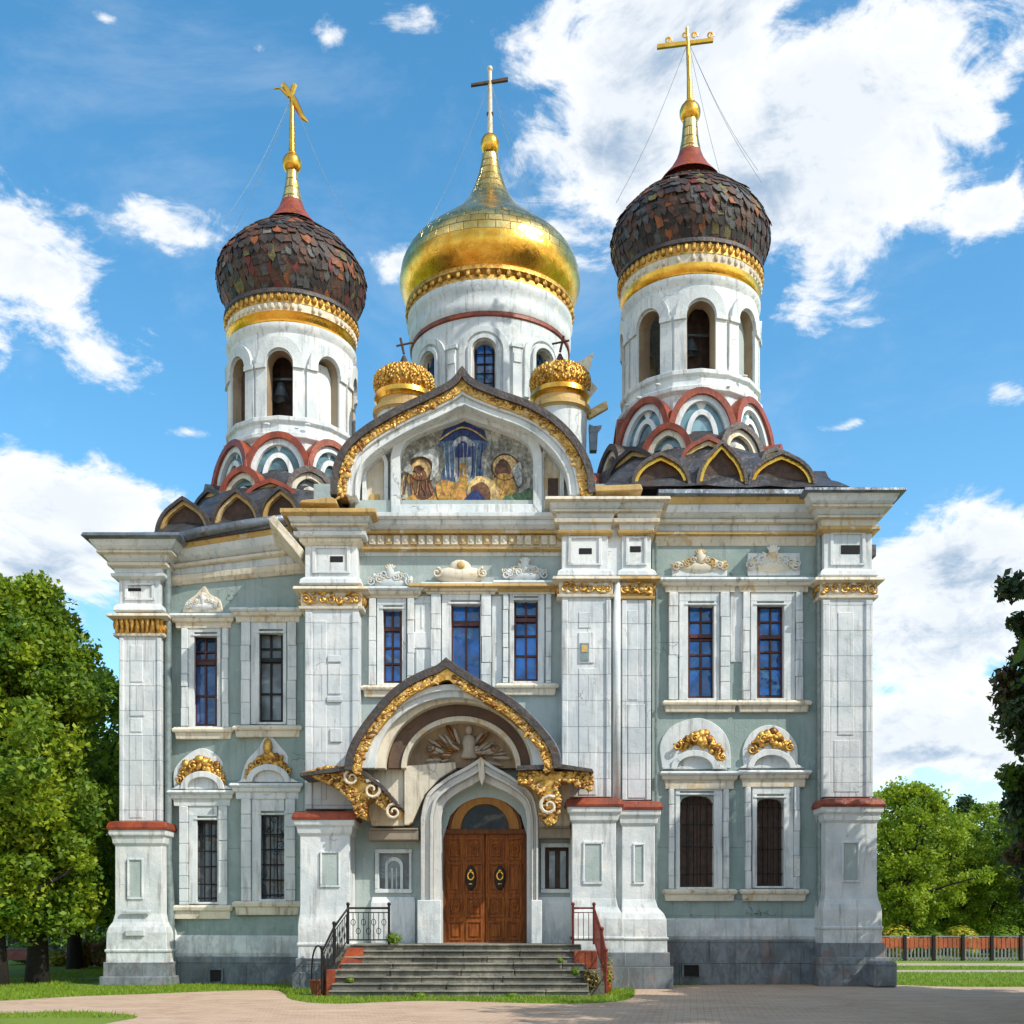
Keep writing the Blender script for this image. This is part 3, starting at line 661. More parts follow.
for spec in ((179,227,LOL[0],806,790,905,'lower left-wing window with iron grille',7,(202,789),[(174,790),(174,770),(186,756),(202,748),(218,756),(226,770),(227,790)],[(180,780),(186,770),(197,765),(208,766),(218,772),(223,782)],None),
             (241,295,LOL[1],799,783,901,'lower left-wing window with twisted grille',8,(268,782),[(240,782),(246,762),(258,748),(268,735),(280,746),(290,760),(293,782)],[(248,778),(254,768),(262,761),(272,760),(282,765),(288,771)],(268,747))):
    xo0, xo1, op, ytop, ylin, ysill, lab, sd_, hc, plq, gld, cr = spec; Y = Yl((xo0+xo1)/2)-.02
    w = surround(xo0, xo1, op, ytop, ylin, ysill, Y, lab, seed=sd_, quoin=False, sill=(3, 14))
    mb = MB(); pbox(mb, op[0]-.5, op[2]-.5, op[1]+.5, op[3]+.5, Y+PD, Y+PD+.03); mb.build('pane', SLATEG, w)
    mb = MB(); Yg = Y+.02; q = random.Random(sd_)
    for i in range(4):
        x = op[0]+1+(op[1]-op[0]-2)*i/3; mb.tube([(wx(x, Yg), Yg, wz(op[2]+1, Yg)), (wx(x+q.uniform(-1, 1)*(sd_-7), Yg), Yg-.04*(sd_-7), wz((op[2]+op[3])/2, Yg)), (wx(x, Yg), Yg, wz(op[3]-1, Yg))], .02, 5)
    for k in range(6):
        y = op[2]+2+(op[3]-op[2]-4)*k/5+q.uniform(-2, 2); mb.tube([(wx(op[0], Yg), Yg, wz(y, Yg)), (wx(op[1], Yg), Yg, wz(y+q.uniform(-1, 1), Yg))], .018, 5)
    if sd_ == 8:
        for k in range(7): scroll(mb, wx(q.uniform(op[0]+4, op[1]-4), Yg), wz(op[2]+q.uniform(4, 40), Yg), Yg-.03, .1, q.choice((1, -1)), 0, 1.2, q.uniform(0, 6), .13)
    mb.build('grille', BLACKI, w)
    hood(w, hc[0], hc[1], 22, 18, Y, plq, gld, sd_+40, cr)
# centre trio
Yc = .5
specs = ((369,414,(383,402,609,683),598,586,685,'left window of the trio over the porch',9,[628,648,664],2), (431,491,(451,481,604,700),594,582,702,'tall middle window over the porch',10,[622],2), (503,551,(514,538,600,681),594,580,683,'right window of the trio over the porch',13,[616,636,656],2))
for xo0, xo1, op, ytop, ylin, ysill, lab, sd_, rows, cols in specs:
    w = surround(xo0, xo1, op, ytop, ylin, ysill, Yc, lab, seed=sd_)
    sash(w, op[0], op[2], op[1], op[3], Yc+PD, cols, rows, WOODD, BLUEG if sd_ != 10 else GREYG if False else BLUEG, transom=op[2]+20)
    px = {9: 390, 10: 460, 13: 525}[sd_]; py = {9: 577, 10: 570, 13: 570}[sd_]
    if sd_ == 10:
        mb = MB(); mb.ball((wx(460, .4), .42, wz(575, .4)), .62, 16, 8, 0, 1, .28, .34); mb.ball((wx(460, .4), .37, wz(568, .4)), .27, 12, 8, 0, 1, .4, .7); mb.ball((wx(461, .4), .27, wz(567, .4)), .10, 8, 6, 1, 1, .4, .9)
        for s in (-1, 1): scroll(mb, wx(460+s*23, .4), wz(574, .4), .32, .13, s, 0, 1.3, 1.5, .3)
        mb.build('ornament', [CREAM, OCHRE], w, smooth=True)
    else:
        ornament(w, px, py, 44, 24, Yc-.05, sd_, (WHITE, CREAM))
mb = MB()
pbox(mb, 415, 596, 431, 700, Yc-.04, Yc+.02); pbox(mb, 412, 632, 433, 648, Yc-.07, Yc+.02)
mb2 = MB(); pbox(mb2, 492, 596, 502, 690, Yc-.03, Yc+.02); mb2.build('stucco_panel', WHITE, church, .01)
for q in ((414, 600, 431, 603), (421, 606, 423, 628), (416, 650, 424, 690), (426, 650, 431, 690)): pbox(mb, *q, Yc-.06, Yc+.02)
mb.build('stucco_panel', WHITE, church, .01)
mb = MB(); loft(mb, 421, 551, [(583,.26),(586,.28),(589,.16),(592,.12)], Yc, Yc+.1); mb.build('lintel_band', OCHRE, church, .01)

# ================================================================== GABLE
GL = [(333,494),(335,470),(345,447),(366,428),(398,409),(430,394),(452,382),(462,370)]
GR = [(462,370),(472,381),(497,392),(530,404),(556,420),(576,441),(589,466),(593,492)]
gl, gr = spline(GL, 6), spline(GR, 6)
def merged(d):      # inward offset both halves, meet on the axis
    a = offset(gl, d); b = offset(gr, d); a[-1] = b[0] = (462, gl[-1][1]+d*1.25)
    a = [q for q in a if q[0] <= 462]; b = [q for q in b if q[0] >= 462]
    return a, b
def clampx(poly, cx, k, ytip):
    out = [(x, y) for x, y in poly]; n = len(out)
    for j in range(n):
        x, y = out[j]
        if (k == 0 and x > cx-.6) or (k == 1 and x < cx+.6): out[j] = (cx, ytip)
        elif (k == 0 and j > n-6) or (k == 1 and j < 5): out[j] = (x, min(y, 1e9))
    out[-1 if k == 0 else 0] = (cx, ytip)
    return out
def ring(mb, d0, d1, yf, yb, mi=0, Yp=None):
    Yp = yf if Yp is None else Yp
    for k in (0, 1):
        src = gl if k == 0 else gr
        a = offset(src, d0); b = offset(src, d1); i = -1 if k == 0 else 0
        a = clampx(a, 462, k, src[i][1]+d0*1.5); b = clampx(b, 462, k, src[i][1]+d1*1.5)
        mb.strip(P2(a, Yp), P2(b, Yp), yf, yb, mi)
mb = MB(); ring(mb, -3, 4, -.12, 7.5, 0, -.12); mb.build('gable_roof', DARK, church)
mb = MB(); ring(mb, 4, 13, -.02, .6, 0, -.02)
q = random.Random(4)
for src in (offset(gl, 8), offset(gr, 8)):
    for x, y in src:
        if abs(x-462) < 9: continue
        for k in range(7): mb.ball((wx(x+q.uniform(-5, 5), 0), -.02, wz(y+q.uniform(-4.5, 4.5), 0)), q.uniform(.025, .06), 5, 4, q.choice((0, 0, 1, 2)), q.uniform(.6, 2.2), .5, q.uniform(.5, 1.2), Matrix.Rotation(q.uniform(-1.5, 1.5), 3, 'Y'))
mb.build('gilt_gable_band', [GOLDR, OCHRE, GILTD], church, auto=60)
mb = MB(); ring(mb, 13, 16, .02, .9, 0, .02); ring(mb, 16, 21.5, .10, .9, 0, .02); ring(mb, 21.5, 23.5, .05, .9, 0, .02)
mb.build('gable_moulding', WHITE, church, .01, auto=40)
mb = MB(); a, b = offset(gl, 12), offset(gr, 12); a[-1] = (462, 386)
mb.prism(P2([(a[0][0], 524)]+a+b[1:]+[(b[-1][0], 524)], .02), .80, 1.2); gw = mb.build('gable_wall', WHITE, church)
def ogee(xl, xr, yb, ysh, ytop, cx, n=10):
    L = [(xl, yb), (xl, ysh)]
    h = ysh-ytop
    L2 = spline([(xl, ysh), (xl+(cx-xl)*.10, ysh-h*.38), (xl+(cx-xl)*.42, ysh-h*.66), (xl+(cx-xl)*.78, ysh-h*.86), (cx, ytop)], n)
    R2 = spline([(cx, ytop), (xr-(xr-cx)*.78, ysh-h*.86), (xr-(xr-cx)*.42, ysh-h*.66), (xr-(xr-cx)*.10, ysh-h*.38), (xr, ysh)], n)
    return [L[0]]+L2+R2[1:]+[(xr, yb)]
A = ogee(391, 542, 516, 455, 406, 464); B = ogee(400, 533, 505, 457, 417, 464)
mb = MB(); mb.strip(P2(A, .45), P2(B, .45), .42, .8); mb.strip(P2(ogee(390, 543, 517, 455, 403, 464), .45), P2(A, .45), .52, .8)
pbox(mb, 391.2, 504, 541.8, 516, .43, .8); fr_ = mb.build('icon_frame', WHITE, gw, .01, auto=40)
mb = MB(); YI = .70
mb.prism(P2(ogee(399, 534, 508, 457, 415, 464), YI), YI, .8, 0)
ipn = [0]
def ip(pts, k, mi, n=5):
    ipn[0] += 1; k = .35*ipn[0]
    mb.prism(P2(spline(pts+[pts[0]], n)[:-1] if n else pts, YI-.012*k), YI-.012*k, YI+.01, mi)
ip([(439,440),(444,430),(452,426),(463,417),(474,426),(484,430),(487,440),(486,444),(440,444)], 2, 1, 0)
ip([(438,445),(444,441),(486,441),(487,447),(480,458),(481,480),(443,480),(446,458)], 1, 4)
ip([(452,446),(455,440),(463,436),(471,440),(474,446)], 3, 7); ip([(457,446),(463,441),(469,446),(470,456),(456,456)], 4, 1)
ip([(454,458),(472,457),(472,494),(456,494)], 3, 7, 0); ip([(458,463),(468,463),(468,490),(459,490)], 4, 2, 0)
ip(arc(421,470,11,12,0,340,16), 2, 3, 0); ip(arc(419,476,8,8,0,340,12), 3, 5, 0)
ip([(405,476),(414,472),(419,480),(432,490),(436,503),(404,503),(412,492)], 3, 2); ip([(412,478),(421,476),(430,480),(433,495),(418,499)], 4, 5)
ip(arc(505,468,13,13,0,340,16), 2, 3, 0); ip(arc(503,470,8.5,9,0,340,12), 3, 5, 0)
ip([(498,474),(508,474),(516,486),(512,500),(496,504),(488,490)], 4, 2)
ip([(436,485),(444,480),(462,486),(466,500),(448,504),(438,498)], 4, 2); ip([(468,484),(478,476),(492,480),(500,492),(494,504),(470,503)], 5, 3)
ip([(471,487),(482,482),(490,490),(488,503),(472,503)], 6, 5); ip([(466,497),(475,490),(484,498),(482,505),(462,505)], 7, 1)
ip([(499,505),(505,496),(520,493),(530,488),(530,505)], 3, 6); ip([(402,505),(412,500),(480,503),(500,506),(440,507),(420,507)], 8, 3)
ip([(512,470),(520,462),(522,480),(518,486)], 2, 7); ip([(403,470),(410,464),(412,474)], 2, 7)
ip([(409,460),(420,452),(436,450),(438,470),(430,480),(432,462),(420,456)], 1, 7)
q = random.Random(31)
def stroke(pts, mi, r_=.018): mb.tube([(x, YI-.035-.004*(mi % 3), z) for x, z in P2(spline(pts, 4), YI)], r_, 4, mi)
for (x, y, L, n_) in ((414, 484, 14, 6), (424, 486, 12, 5), (505, 484, 15, 7), (451, 490, 9, 6), (480, 490, 9, 6)):
    for i in range(n_):
        xa = x+(i-n_/2)*3.2; stroke([(xa, y-L*.6), (xa+q.uniform(-2, 2), y), (xa+q.uniform(-4, 4), y+L*.8)], q.choice((5, 3, 5)))
for cxh, cyh, r_ in ((421, 470, 11), (505, 468, 13)): stroke(arc(cxh, cyh, r_, r_, 0, 350, 14), 5, .022)
for (x, y) in ((419, 475), (503, 469)):
    stroke([(x-4, y-3), (x-3, y-7), (x+1, y-8), (x+5, y-5)], 5, .03); stroke([(x-2, y-1), (x-1, y+1)], 3, .012); stroke([(x+2, y-1), (x+2.5, y+1)], 3, .012); stroke([(x, y), (x+.4, y+3)], 3, .012); stroke([(x-1.5, y+5), (x+2, y+5)], 5, .012)
stroke([(439,441),(452,432),(463,428),(475,432),(487,441)], 3, .02); stroke([(402,500),(430,506),(470,505),(510,505),(531,500)], 5, .02)
for i in range(9): stroke([(444+i*4.8, 444), (445+i*4.5+q.uniform(-1, 1), 462), (446+i*4.2, 478)], q.choice((1, 7)), .012)
mb.build('icon_panel', ICON, gw)
def ring2(mb, o, i, yf, yb, mi=0): mb.strip(P2(o, yf), P2(i, yf), yf, yb, mi)
for cx, hw, y0, y1, mt, wp in ((375, 13, 452, 519, 0, (370, 494, 379, 517)), (552, 12, 448, 512, 1, (548, 478, 558, 506))):
    mb = MB(); o = [(cx-hw, y1)]+arc(cx, y0+hw, hw, hw*1.3, 180, 0, 14)+[(cx+hw, y1)]; i = [(cx-hw+4, y1)]+arc(cx, y0+hw, hw-4, (hw-4)*1.3, 180, 0, 14)+[(cx+hw-4, y1)]
    ring2(mb, o, i, .55, .8); mb.prism(P2(i, .74), .74, .8, 1)
    n_ = mb.build('side_niche', [WHITE, CREAM], gw, .01)
    mb = MB(); pbox(mb, *wp, .70, .76); mb.build('niche_panel', OCHRE if mt == 0 else BROWNW, n_, .01)
# gilt shoulder skirts of gable
mb = MB(); q = random.Random(9)
mb.prism(P2([(300,506),(303,503),(333,500),(338,503),(338,507)], .1), -.1, 1.2); mb.build('gilt_shoulder', [OCHRE], church, .02); mb = MB(); mb.prism(P2([(588,489),(640,487),(642,493),(586,495)], .2), .0, 1.2)
mb.build('gilt_shoulder', [OCHRE], church, .02)

# ================================================================== NAVE ROOFS
def skirt(name, x0, x1, y0, y1, z0, cx, cy, r, z1, m, n=48, rows=7):
    mb = MB(); vs = []
    for j in range(rows+1):
        t = j/rows; h = t**1.05
        for k in range(n):
            a = 2*math.pi*k/n; s, c = math.sin(a), -math.cos(a); ox, oy = (x0+x1)/2, (y0+y1)/2
            kx = (x1-x0)/2/abs(s) if abs(s) > 1e-6 else 1e9; ky = (y1-y0)/2/abs(c) if abs(c) > 1e-6 else 1e9
            q = min(kx, ky); bx, by = ox+s*q, oy+c*q; tx, ty = cx+s*r, cy+c*r
            zz = z0+(z1-z0)*h+rnd.uniform(-.04, .04)
            vs.append((bx+(tx-bx)*t, by+(ty-by)*t, zz))
    fs = [(j*n+k, j*n+(k+1) % n, (j+1)*n+(k+1) % n, (j+1)*n+k) for j in range(rows) for k in range(n)]
    mb.add(vs, fs)
    return mb.build(name, m, church)
# tower geometry
TR = dict(px=690, Y=4.5); TL = dict(px=292, Y=5.5); TC = dict(px=490, Y=10.5)
for q in (TR, TL, TC): q['x'] = wx(q['px'], q['Y']); q['s'] = S(q['Y'])
skirt('wing_roof', wx(598, 1.0), wx(852, 1.0), .75, 8.6, wz(490, 1.0), TR['x'], TR['Y'], 2.85, wz(456, 2.2), ROOFM)
skirt('wing_roof', wx(152, 1.6), wx(345, 1.6), 1.25, 10, wz(536, 1.6), TL['x'], TL['Y'], 2.85, wz(495, 3.2), ROOFM)
mb = MB(); mb.box(-9.6, 9.6, 2.9, 24.2, 11.2, 11.5); mb.prism([(-5.2, 12.6), (2.9, 12.6), (-1.1, 14.8)], 7, 24); mb.build('nave_roof', DARK, church)
# gutters
mb = MB(); mb.tube([(wx(168, 1.2), 1.15, wz(541, 1.2)), (wx(200, 1.15), 1.1, wz(532, 1.1)), (wx(250, 1.05), 1.0, wz(524, 1.)), (wx(303, .95), .95, wz(517, .95))], .13, 8); mb.build('gutter', GREYM, church, smooth=True)
def pipe(name, pts, r, lab=None):
    mb = MB(); mb.tube(pts, r, 10)
    for p in pts[1:-1]: pass
    z = pts[-2][2]
    zz = pts[-1][2]+.5
    while zz < z: mb.tube([(pts[-1][0], pts[-1][1], zz), (pts[-1][0], pts[-1][1], zz+.06)], r*1.3, 10); zz += 1.9
    return mb.build(name, ZINC, church, auto=60, label=lab)
pipe('downpipe', [(wx(160, 1.1), 1.1, wz(542, 1.1)), (wx(165, 1.2), 1.3, wz(552, 1.2)), (wx(168, 1.5), 1.5, wz(585, 1.5)), (wx(168.5, 1.5), 1.5, wz(860, 1.5)), (wx(171, 1.5), 1.5, wz(900, 1.5)), (wx(172, 1.5), 1.5, .12)], .085)
pipe('downpipe', [(wx(812, .7), .6, wz(494, .7)), (wx(817, .9), .85, wz(506, .9)), (wx(819, 1.0), 1.0, wz(525, 1.0)), (wx(820, 1.0), 1.0, .1)], .07)
pipe('downpipe', [(wx(655, .9), .8, wz(543, .9)), (wx(656, 1.), 1.0, wz(560, 1.)), (wx(656, 1.), 1.0, .1)], .035)

# ================================================================== DOMES
def prof(px, Y, pts): return [(h*S(Y), wz(y, Y)) for h, y in pts]
def smoothprof(pts, n=5): return spline(pts, n)
def guy(par, cx, cy, ztop, zbot, r, angs):
    for a in angs:
        mb = MB(); top = Vector((cx+math.sin(a)*.05, cy-math.cos(a)*.05, ztop)); bot = Vector((cx+math.sin(a)*r, cy-math.cos(a)*r, zbot))
        pts = [top.lerp(bot, i/10)-Vector((0, 0, .25*math.sin(math.pi*i/10))) for i in range(11)]
        mb.tube(pts, .006, 4); mb.build('guy_wire', ZINC, par)
def spire(par, T, cone, base, ball, pole, metal_cone=GREYM, conemat=None):
    cx, Y = T['x'], T['Y']
    mb = MB(); mb.lathe(prof(0, Y, cone), cx, Y, 28, cap=False, uvscale=1); mb.build('spire', conemat or GOLD, par, smooth=True)
    if base: mb = MB(); mb.lathe(prof(0, Y, base), cx, Y, 28, cap=False); mb.build('spire_collar', REDP, par, smooth=True)
    by, br = ball; mb = MB(); mb.ball((cx, Y, wz(by, Y)), br*T['s'], 20, 14, 0, 1, 1, 1.05)
    mb.lathe([(.11, wz(by-br-2, Y)), (.15, wz(by-br, Y)), (.11, wz(by-br+1.5, Y))], cx, Y, 14); mb.build('orb', GOLDP, par, smooth=True)
# --- shingled onions
def shingled(T, pts, label, seed, rim):
    cx, Y = T['x'], T['Y']; q = random.Random(seed)
    pr = prof(0, Y, smoothprof(pts, 5))
    mb = MB(); mb.lathe([(max(.02, r-.06), z) for r, z in pr], cx, Y, 48)
    dome = mb.build('onion_dome', SHING[6], church, smooth=True, label=label)
    L = [0]
    for a, b in zip(pr, pr[1:]): L.append(L[-1]+math.hypot(a[0]-b[0], a[1]-b[1]))
    def at(s):
        s = max(0, min(L[-1], s))
        for i in range(len(L)-1):
            if s <= L[i+1]: k = (s-L[i])/max(1e-9, L[i+1]-L[i]); return (pr[i][0]+(pr[i+1][0]-pr[i][0])*k, pr[i][1]+(pr[i+1][1]-pr[i][1])*k)
        return pr[-1]
    def nrm(s):
        a, b = at(s-.03), at(s+.03); dr, dzz = b[0]-a[0], b[1]-a[1]; n = math.hypot(dr, dzz) or 1
        return (-dzz/n, dr/n)
    mb = MB(); s = .0; row = 0
    while s < L[-1]-.1:
        fr = s/L[-1]; ln = .40 if fr < .5 else .48; w = .18+.05*min(1, fr*2) if fr < .55 else .18
        r0 = at(s+.2)[0]; n = max(10, int(2*math.pi*r0/w))
        for k in range(n):
            a = 2*math.pi*(k+.5*(row % 2)+q.uniform(-.07, .07))/n; hw = math.pi/n*q.uniform(.92, 1.08); l2 = ln*q.uniform(.92, 1.1); tw = .16*(1-fr)*q.uniform(.2, 1.2)
            lift = (q.uniform(.02, .05) if q.random() < .95 else q.uniform(.05, .1))*(1 if fr < .7 else .6)
            pts_ = []
            kind = q.random()
            form = [(-.9, 0), (.9, 0), (1, .72), (0, 1.0), (-1, .72)] if kind < .55 else [(-.9, 0), (.9, 0), (1, .85), (.5, 1.), (-.5, 1.), (-1, .85)] if kind < .8 else [(-1, 0), (1, 0), (1, .95), (-1, 1.)]
            for du, dv in form:
                ss = s+dv*l2; r, z = at(ss); nr, nz = nrm(ss); o = .0+lift*dv; aa = a+du*hw+tw*dv
                mb_r = r+nr*-o if False else r+abs(nr)*o*1.0; 
                pts_.append((cx+math.sin(aa)*mb_r, Y-math.cos(aa)*mb_r, z+nz*-o*.0+(o*.35 if nz else 0)))
            top = q.choices(range(8), (26, 38, 10, 9 if fr < .6 else 4, 4, 3, 16, 5 if fr < .35 else 1))[0]
            mb.add(pts_, [tuple(range(len(pts_)))], top)
        s += ln*.52; row += 1
    o = mb.build('shingles', SHING, dome, merge=False)
    sm = o.modifiers.new('thick', 'SOLIDIFY'); sm.thickness = .016; sm.offset = 0
    # gilt rim
    cx, Y = T['x'], T['Y']
    mb = MB()
    r0, y0, r1, y1 = rim; h = y1-y0
    mb.lathe(prof(0, Y, [(r0-4, y0-3), (r0+1, y0-1), (r0+1.5, y0+3), (r0-1, y0+4)]), cx, Y, 64, 2)
    mb.lathe(prof(0, Y, [(r0-1, y0+4), (r0-1.5, y0+h*.40)]), cx, Y, 64, 0)
    mb.lathe(prof(0, Y, [(r0-2, y0+h*.40), (r0-3, y0+h*.7)]), cx, Y, 64, 1)
    mb.lathe(prof(0, Y, [(r0-1.5, y0+h*.68), (r1+2, y0+h*.76), (r1+1, y0+h*.92), (r1-3, y1)]), cx, Y, 64, 3)
    n = 60
    for k in range(n):
        a = 2*math.pi*k/n; rr = (r0-1)*T['s']
        mb.ball((cx+math.sin(a)*rr, Y-math.cos(a)*rr, wz(y0+h*.22, Y)), .11, 6, 4, 0, .7, .7, 1.1)
        if q.random() < .75: mb.ball((cx+math.sin(a)*(rr-.03), Y-math.cos(a)*(rr-.03), wz(y0+h*.52, Y)), .07, 6, 4, 1, .8, .8, 1.3)
    mb.build('gilt_rim', [GOLDR, CREAM, DARK, GOLDP], dome, auto=50)
    return dome
DR = [(13,181),(24,187),(38,196),(52,206),(64,217),(73,229),(78,242),(76.5,255),(71,268),(62,285),(58,292)]
d = shingled(TR, DR, 'large onion dome of worn shingles over the right belfry', 5, (71, 281, 67, 312))
spire(d, TR, [(7,121),(7.5,128),(8.5,140),(11,153)], [(11,153),(14,161),(20,171),(30,183)], (113, 10.5), None)
mb = MB(); cx, Y = TR['x'], TR['Y']; s_ = TR['s']
mb.tube([(cx, Y, wz(104, Y)), (cx-.02, Y, wz(75, Y)), (cx-.08, Y, wz(28, Y))], [.09, .07, .045], 8)
mb.hexa([(cx-.08-30*s_, Y-.04, wz(49, Y)), (cx-.08+26*s_, Y-.04, wz(42, Y)), (cx-.08+26*s_, Y-.04, wz(38.5, Y)), (cx-.08-30*s_, Y-.04, wz(45, Y)), (cx-.08-30*s_, Y+.04, wz(49, Y)), (cx-.08+26*s_, Y+.04, wz(42, Y)), (cx-.08+26*s_, Y+.04, wz(38.5, Y)), (cx-.08-30*s_, Y+.04, wz(45, Y))])
for dxp, dyp in ((-22, 41), (20, 36), (-5, 36), (4, 36)):
    scroll(mb, cx+dxp*s_, wz(dyp, Y), Y, .10, 1, 0, 1.2, 0, .3)
mb.build('cross', GOLDP, d, auto=50)
guy(d, cx-.05, Y, wz(46, Y), wz(195, Y), 2.0, (R(75), R(130), R(-100), R(60)))
DL = [(13,226),(24,231),(37,239),(49,248),(60,259),(68.5,270),(73,283),(71.5,296),(66,309),(57,325),(53,332)]
d = shingled(TL, DL, 'smaller onion dome of worn shingles over the left belfry', 6, (65, 325, 60, 353))
spire(d, TL, [(5.5,172),(6,180),(8,192),(10.5,203)], [(10.5,203),(13,210),(18,218),(27,229)], (164, 9.5), None)
mb = MB(); cx, Y = TL['x'], TL['Y']; s_ = TL['s']
mb.tube([(cx, Y, wz(155, Y)), (cx+.0, Y, wz(120, Y)), (cx+.02, Y, wz(86, Y))], [.10, .07, .06], 8)
mb.tube([(cx-9*s_, Y, wz(84, Y)), (cx+2*s_, Y, wz(100, Y)), (cx+11*s_, Y, wz(118, Y)), (cx+16*s_, Y, wz(122, Y))], [.07, .1, .08, .03], 6)
mb.tube([(cx+3*s_, Y-.05, wz(86, Y)), (cx-1*s_, Y-.05, wz(100, Y))], [.08, .05], 6); mb.tube([(cx-3*s_, Y, wz(97, Y)), (cx-12*s_, Y, wz(88, Y)), (cx-18*s_, Y, wz(89, Y))], [.05, .035, .02], 6)
mb.build('cross', GOLDP, d, auto=50, label='bent and broken gilt cross')
guy(d, cx, Y, wz(100, Y), wz(238, Y), 1.9, (R(70), R(-60), R(-95)))
# --- belfries
def belfry(T, label, rr, z, wins, seed):
    """rr radius px; z dict of rows"""
    cx, Y, s = T['x'], T['Y'], T['s']; Rr = rr*s
    zz = lambda py: wz(py, Y)
    mb = MB(); f = lambda u, v, w: (cx+(Rr-w)*math.sin(u), Y-(Rr-w)*math.cos(u), -v)
    hw = .31
    ops = []
    for k in range(-4, 4):
        a = k*math.pi/4
        ops.append((a-hw*.66, a+hw*.66, -zz(z['at']), -zz(z['ab']), .36))
    wall_open(mb, f, -math.pi-math.pi/8, math.pi-math.pi/8, -zz(z['top']), -zz(z['bot']), ops, .38, 64, 0, 1)
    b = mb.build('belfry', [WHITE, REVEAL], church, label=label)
    # inner core so that the openings read dark behind, with lit rear arches
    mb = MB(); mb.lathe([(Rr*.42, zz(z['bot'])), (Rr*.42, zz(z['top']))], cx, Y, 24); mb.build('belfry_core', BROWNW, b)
    # archivolts + piers
    mb = MB()
    for k in range(8):
        a0 = k*math.pi/4
        for j in range(14):
            t0, t1 = math.pi*j/14, math.pi*(j+1)/14
            def q_(t, ro, ra): 
                u = a0-math.cos(t)*ro; h = zz(z['at'])-.36+math.sin(t)*ra; return u, h
            pts = []
            for t in (t0, t1):
                ui, hi_ = q_(t, hw*.66, .40); uo, ho = q_(t, hw*1.12, .72)
                pts.append(((ui, hi_), (uo, ho)))
            (i0, o0), (i1, o1) = pts
            def w3(uh, e): return (cx+(Rr+e)*math.sin(uh[0]), Y-(Rr+e)*math.cos(uh[0]), uh[1])
            mb.hexa([w3(i0, .10), w3(i1, .10), w3(o1, .12), w3(o0, .12), w3(i0, -.02), w3(i1, -.02), w3(o1, -.02), w3(o0, -.02)])
        for sgn in (-1, 1):
            u0, u1 = a0+sgn*hw*.66, a0+sgn*hw*1.2
            za, zb = zz(z['at'])-.36, zz(z['ab'])
            def w4(u, h, e): return (cx+(Rr+e)*math.sin(u), Y-(Rr+e)*math.cos(u), h)
            for (h0, h1, e) in ((zb, za-.12, .06), (za-.12, za, .12)):
                mb.hexa([w4(u0, h0, e), w4(u1, h0, e), w4(u1, h1, e), w4(u0, h1, e), w4(u0, h0, -.02), w4(u1, h0, -.02), w4(u1, h1, -.02), w4(u0, h1, -.02)])
    mb.build('archivolt', WHITE, b, .012)
    mb = MB()
    mb.lathe(prof(0, Y, [(rr-2, z['top']-1), (rr+3, z['top']+1), (rr+3, z['top']+5), (rr+1, z['top']+8), (rr-1, z['top']+12)]), cx, Y, 64)
    mb.build('crown_moulding', WHITE, b, auto=40)
    mb = MB()
    mb.lathe(prof(0, Y, [(rr-1, z['ab']-1), (rr+4, z['ab']), (rr+4, z['ab']+4), (rr+1, z['ab']+6), (rr+2, z['ab']+14), (rr+6, z['ab']+16), (rr+6, z['ab']+20), (rr+2, z['ab']+23), (rr+2, z['bot']+8)]), cx, Y, 16)
    q = random.Random(seed)
    for k in range(5):
        a = q.uniform(-1.2, 1.2); r_ = Rr+.18; mb.ball((cx+math.sin(a)*r_, Y-math.cos(a)*r_, zz(z['ab']+q.uniform(2, 20))), q.uniform(.05, .1), 6, 4, 0, 1.3, .5, .5)
    mb.build('belfry_ledge', [WHITE, OCHRE], b, .01)
    return b
b = belfry(TR, 'right belfry drum', 66, dict(top=312, at=337, ab=402, bot=434), None, 1)
def infill(b, T, rr, ang, at, ab, m, w=.34):
    cx, Y, s = T['x'], T['Y'], T['s']; Rr = rr*s-.25; mb = MB()
    pts = []
    for (u, h) in [(-.2, wz(ab, Y)), (.2, wz(ab, Y)), (.2, wz(at, Y)-.36), (.1, wz(at, Y)-.08), (-.1, wz(at, Y)-.08), (-.2, wz(at, Y)-.36)]:
        a = ang+u; pts.append((a, h))
    vs = [(cx+Rr*math.sin(a), Y-Rr*math.cos(a), h) for a, h in pts]+[(cx+(Rr-.08)*math.sin(a), Y-(Rr-.08)*math.cos(a), h) for a, h in pts]
    mb.add(vs, [tuple(range(6)), tuple(range(11, 5, -1))]+[(i, (i+1) % 6, 6+(i+1) % 6, 6+i) for i in range(6)])
    mb.build('arch_infill', m, b)
infill(b, TR, 66, math.pi/4, 337, 402, GREENL); infill(b, TR, 66, -math.pi/2, 337, 402, WHITE)
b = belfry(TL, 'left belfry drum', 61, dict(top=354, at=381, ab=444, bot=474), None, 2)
infill(b, TL, 61, math.pi/4, 381, 444, WHITE); infill(b, TL, 61, -math.pi/4, 381, 444, BROWNW)
def bell(T, py, sz):
    cx, Y = T['x'], T['Y']; mb = MB(); y = Y-.95
    mb.lathe([(.02, wz(py, Y)), (.10*sz, wz(py, Y)-.04), (.16*sz, wz(py, Y)-.25*sz), (.2*sz, wz(py, Y)-.4*sz), (.28*sz, wz(py, Y)-.5*sz)], cx-.12, y, 20, cap=False)
    mb.tube([(cx-.45, y, wz(py-3, Y)), (cx+.35, y, wz(py-3, Y))], .04, 6)
    mb.build('bell', GREYM, church, smooth=True)
bell(TL, 398, .95); bell(TR, 356, .85)

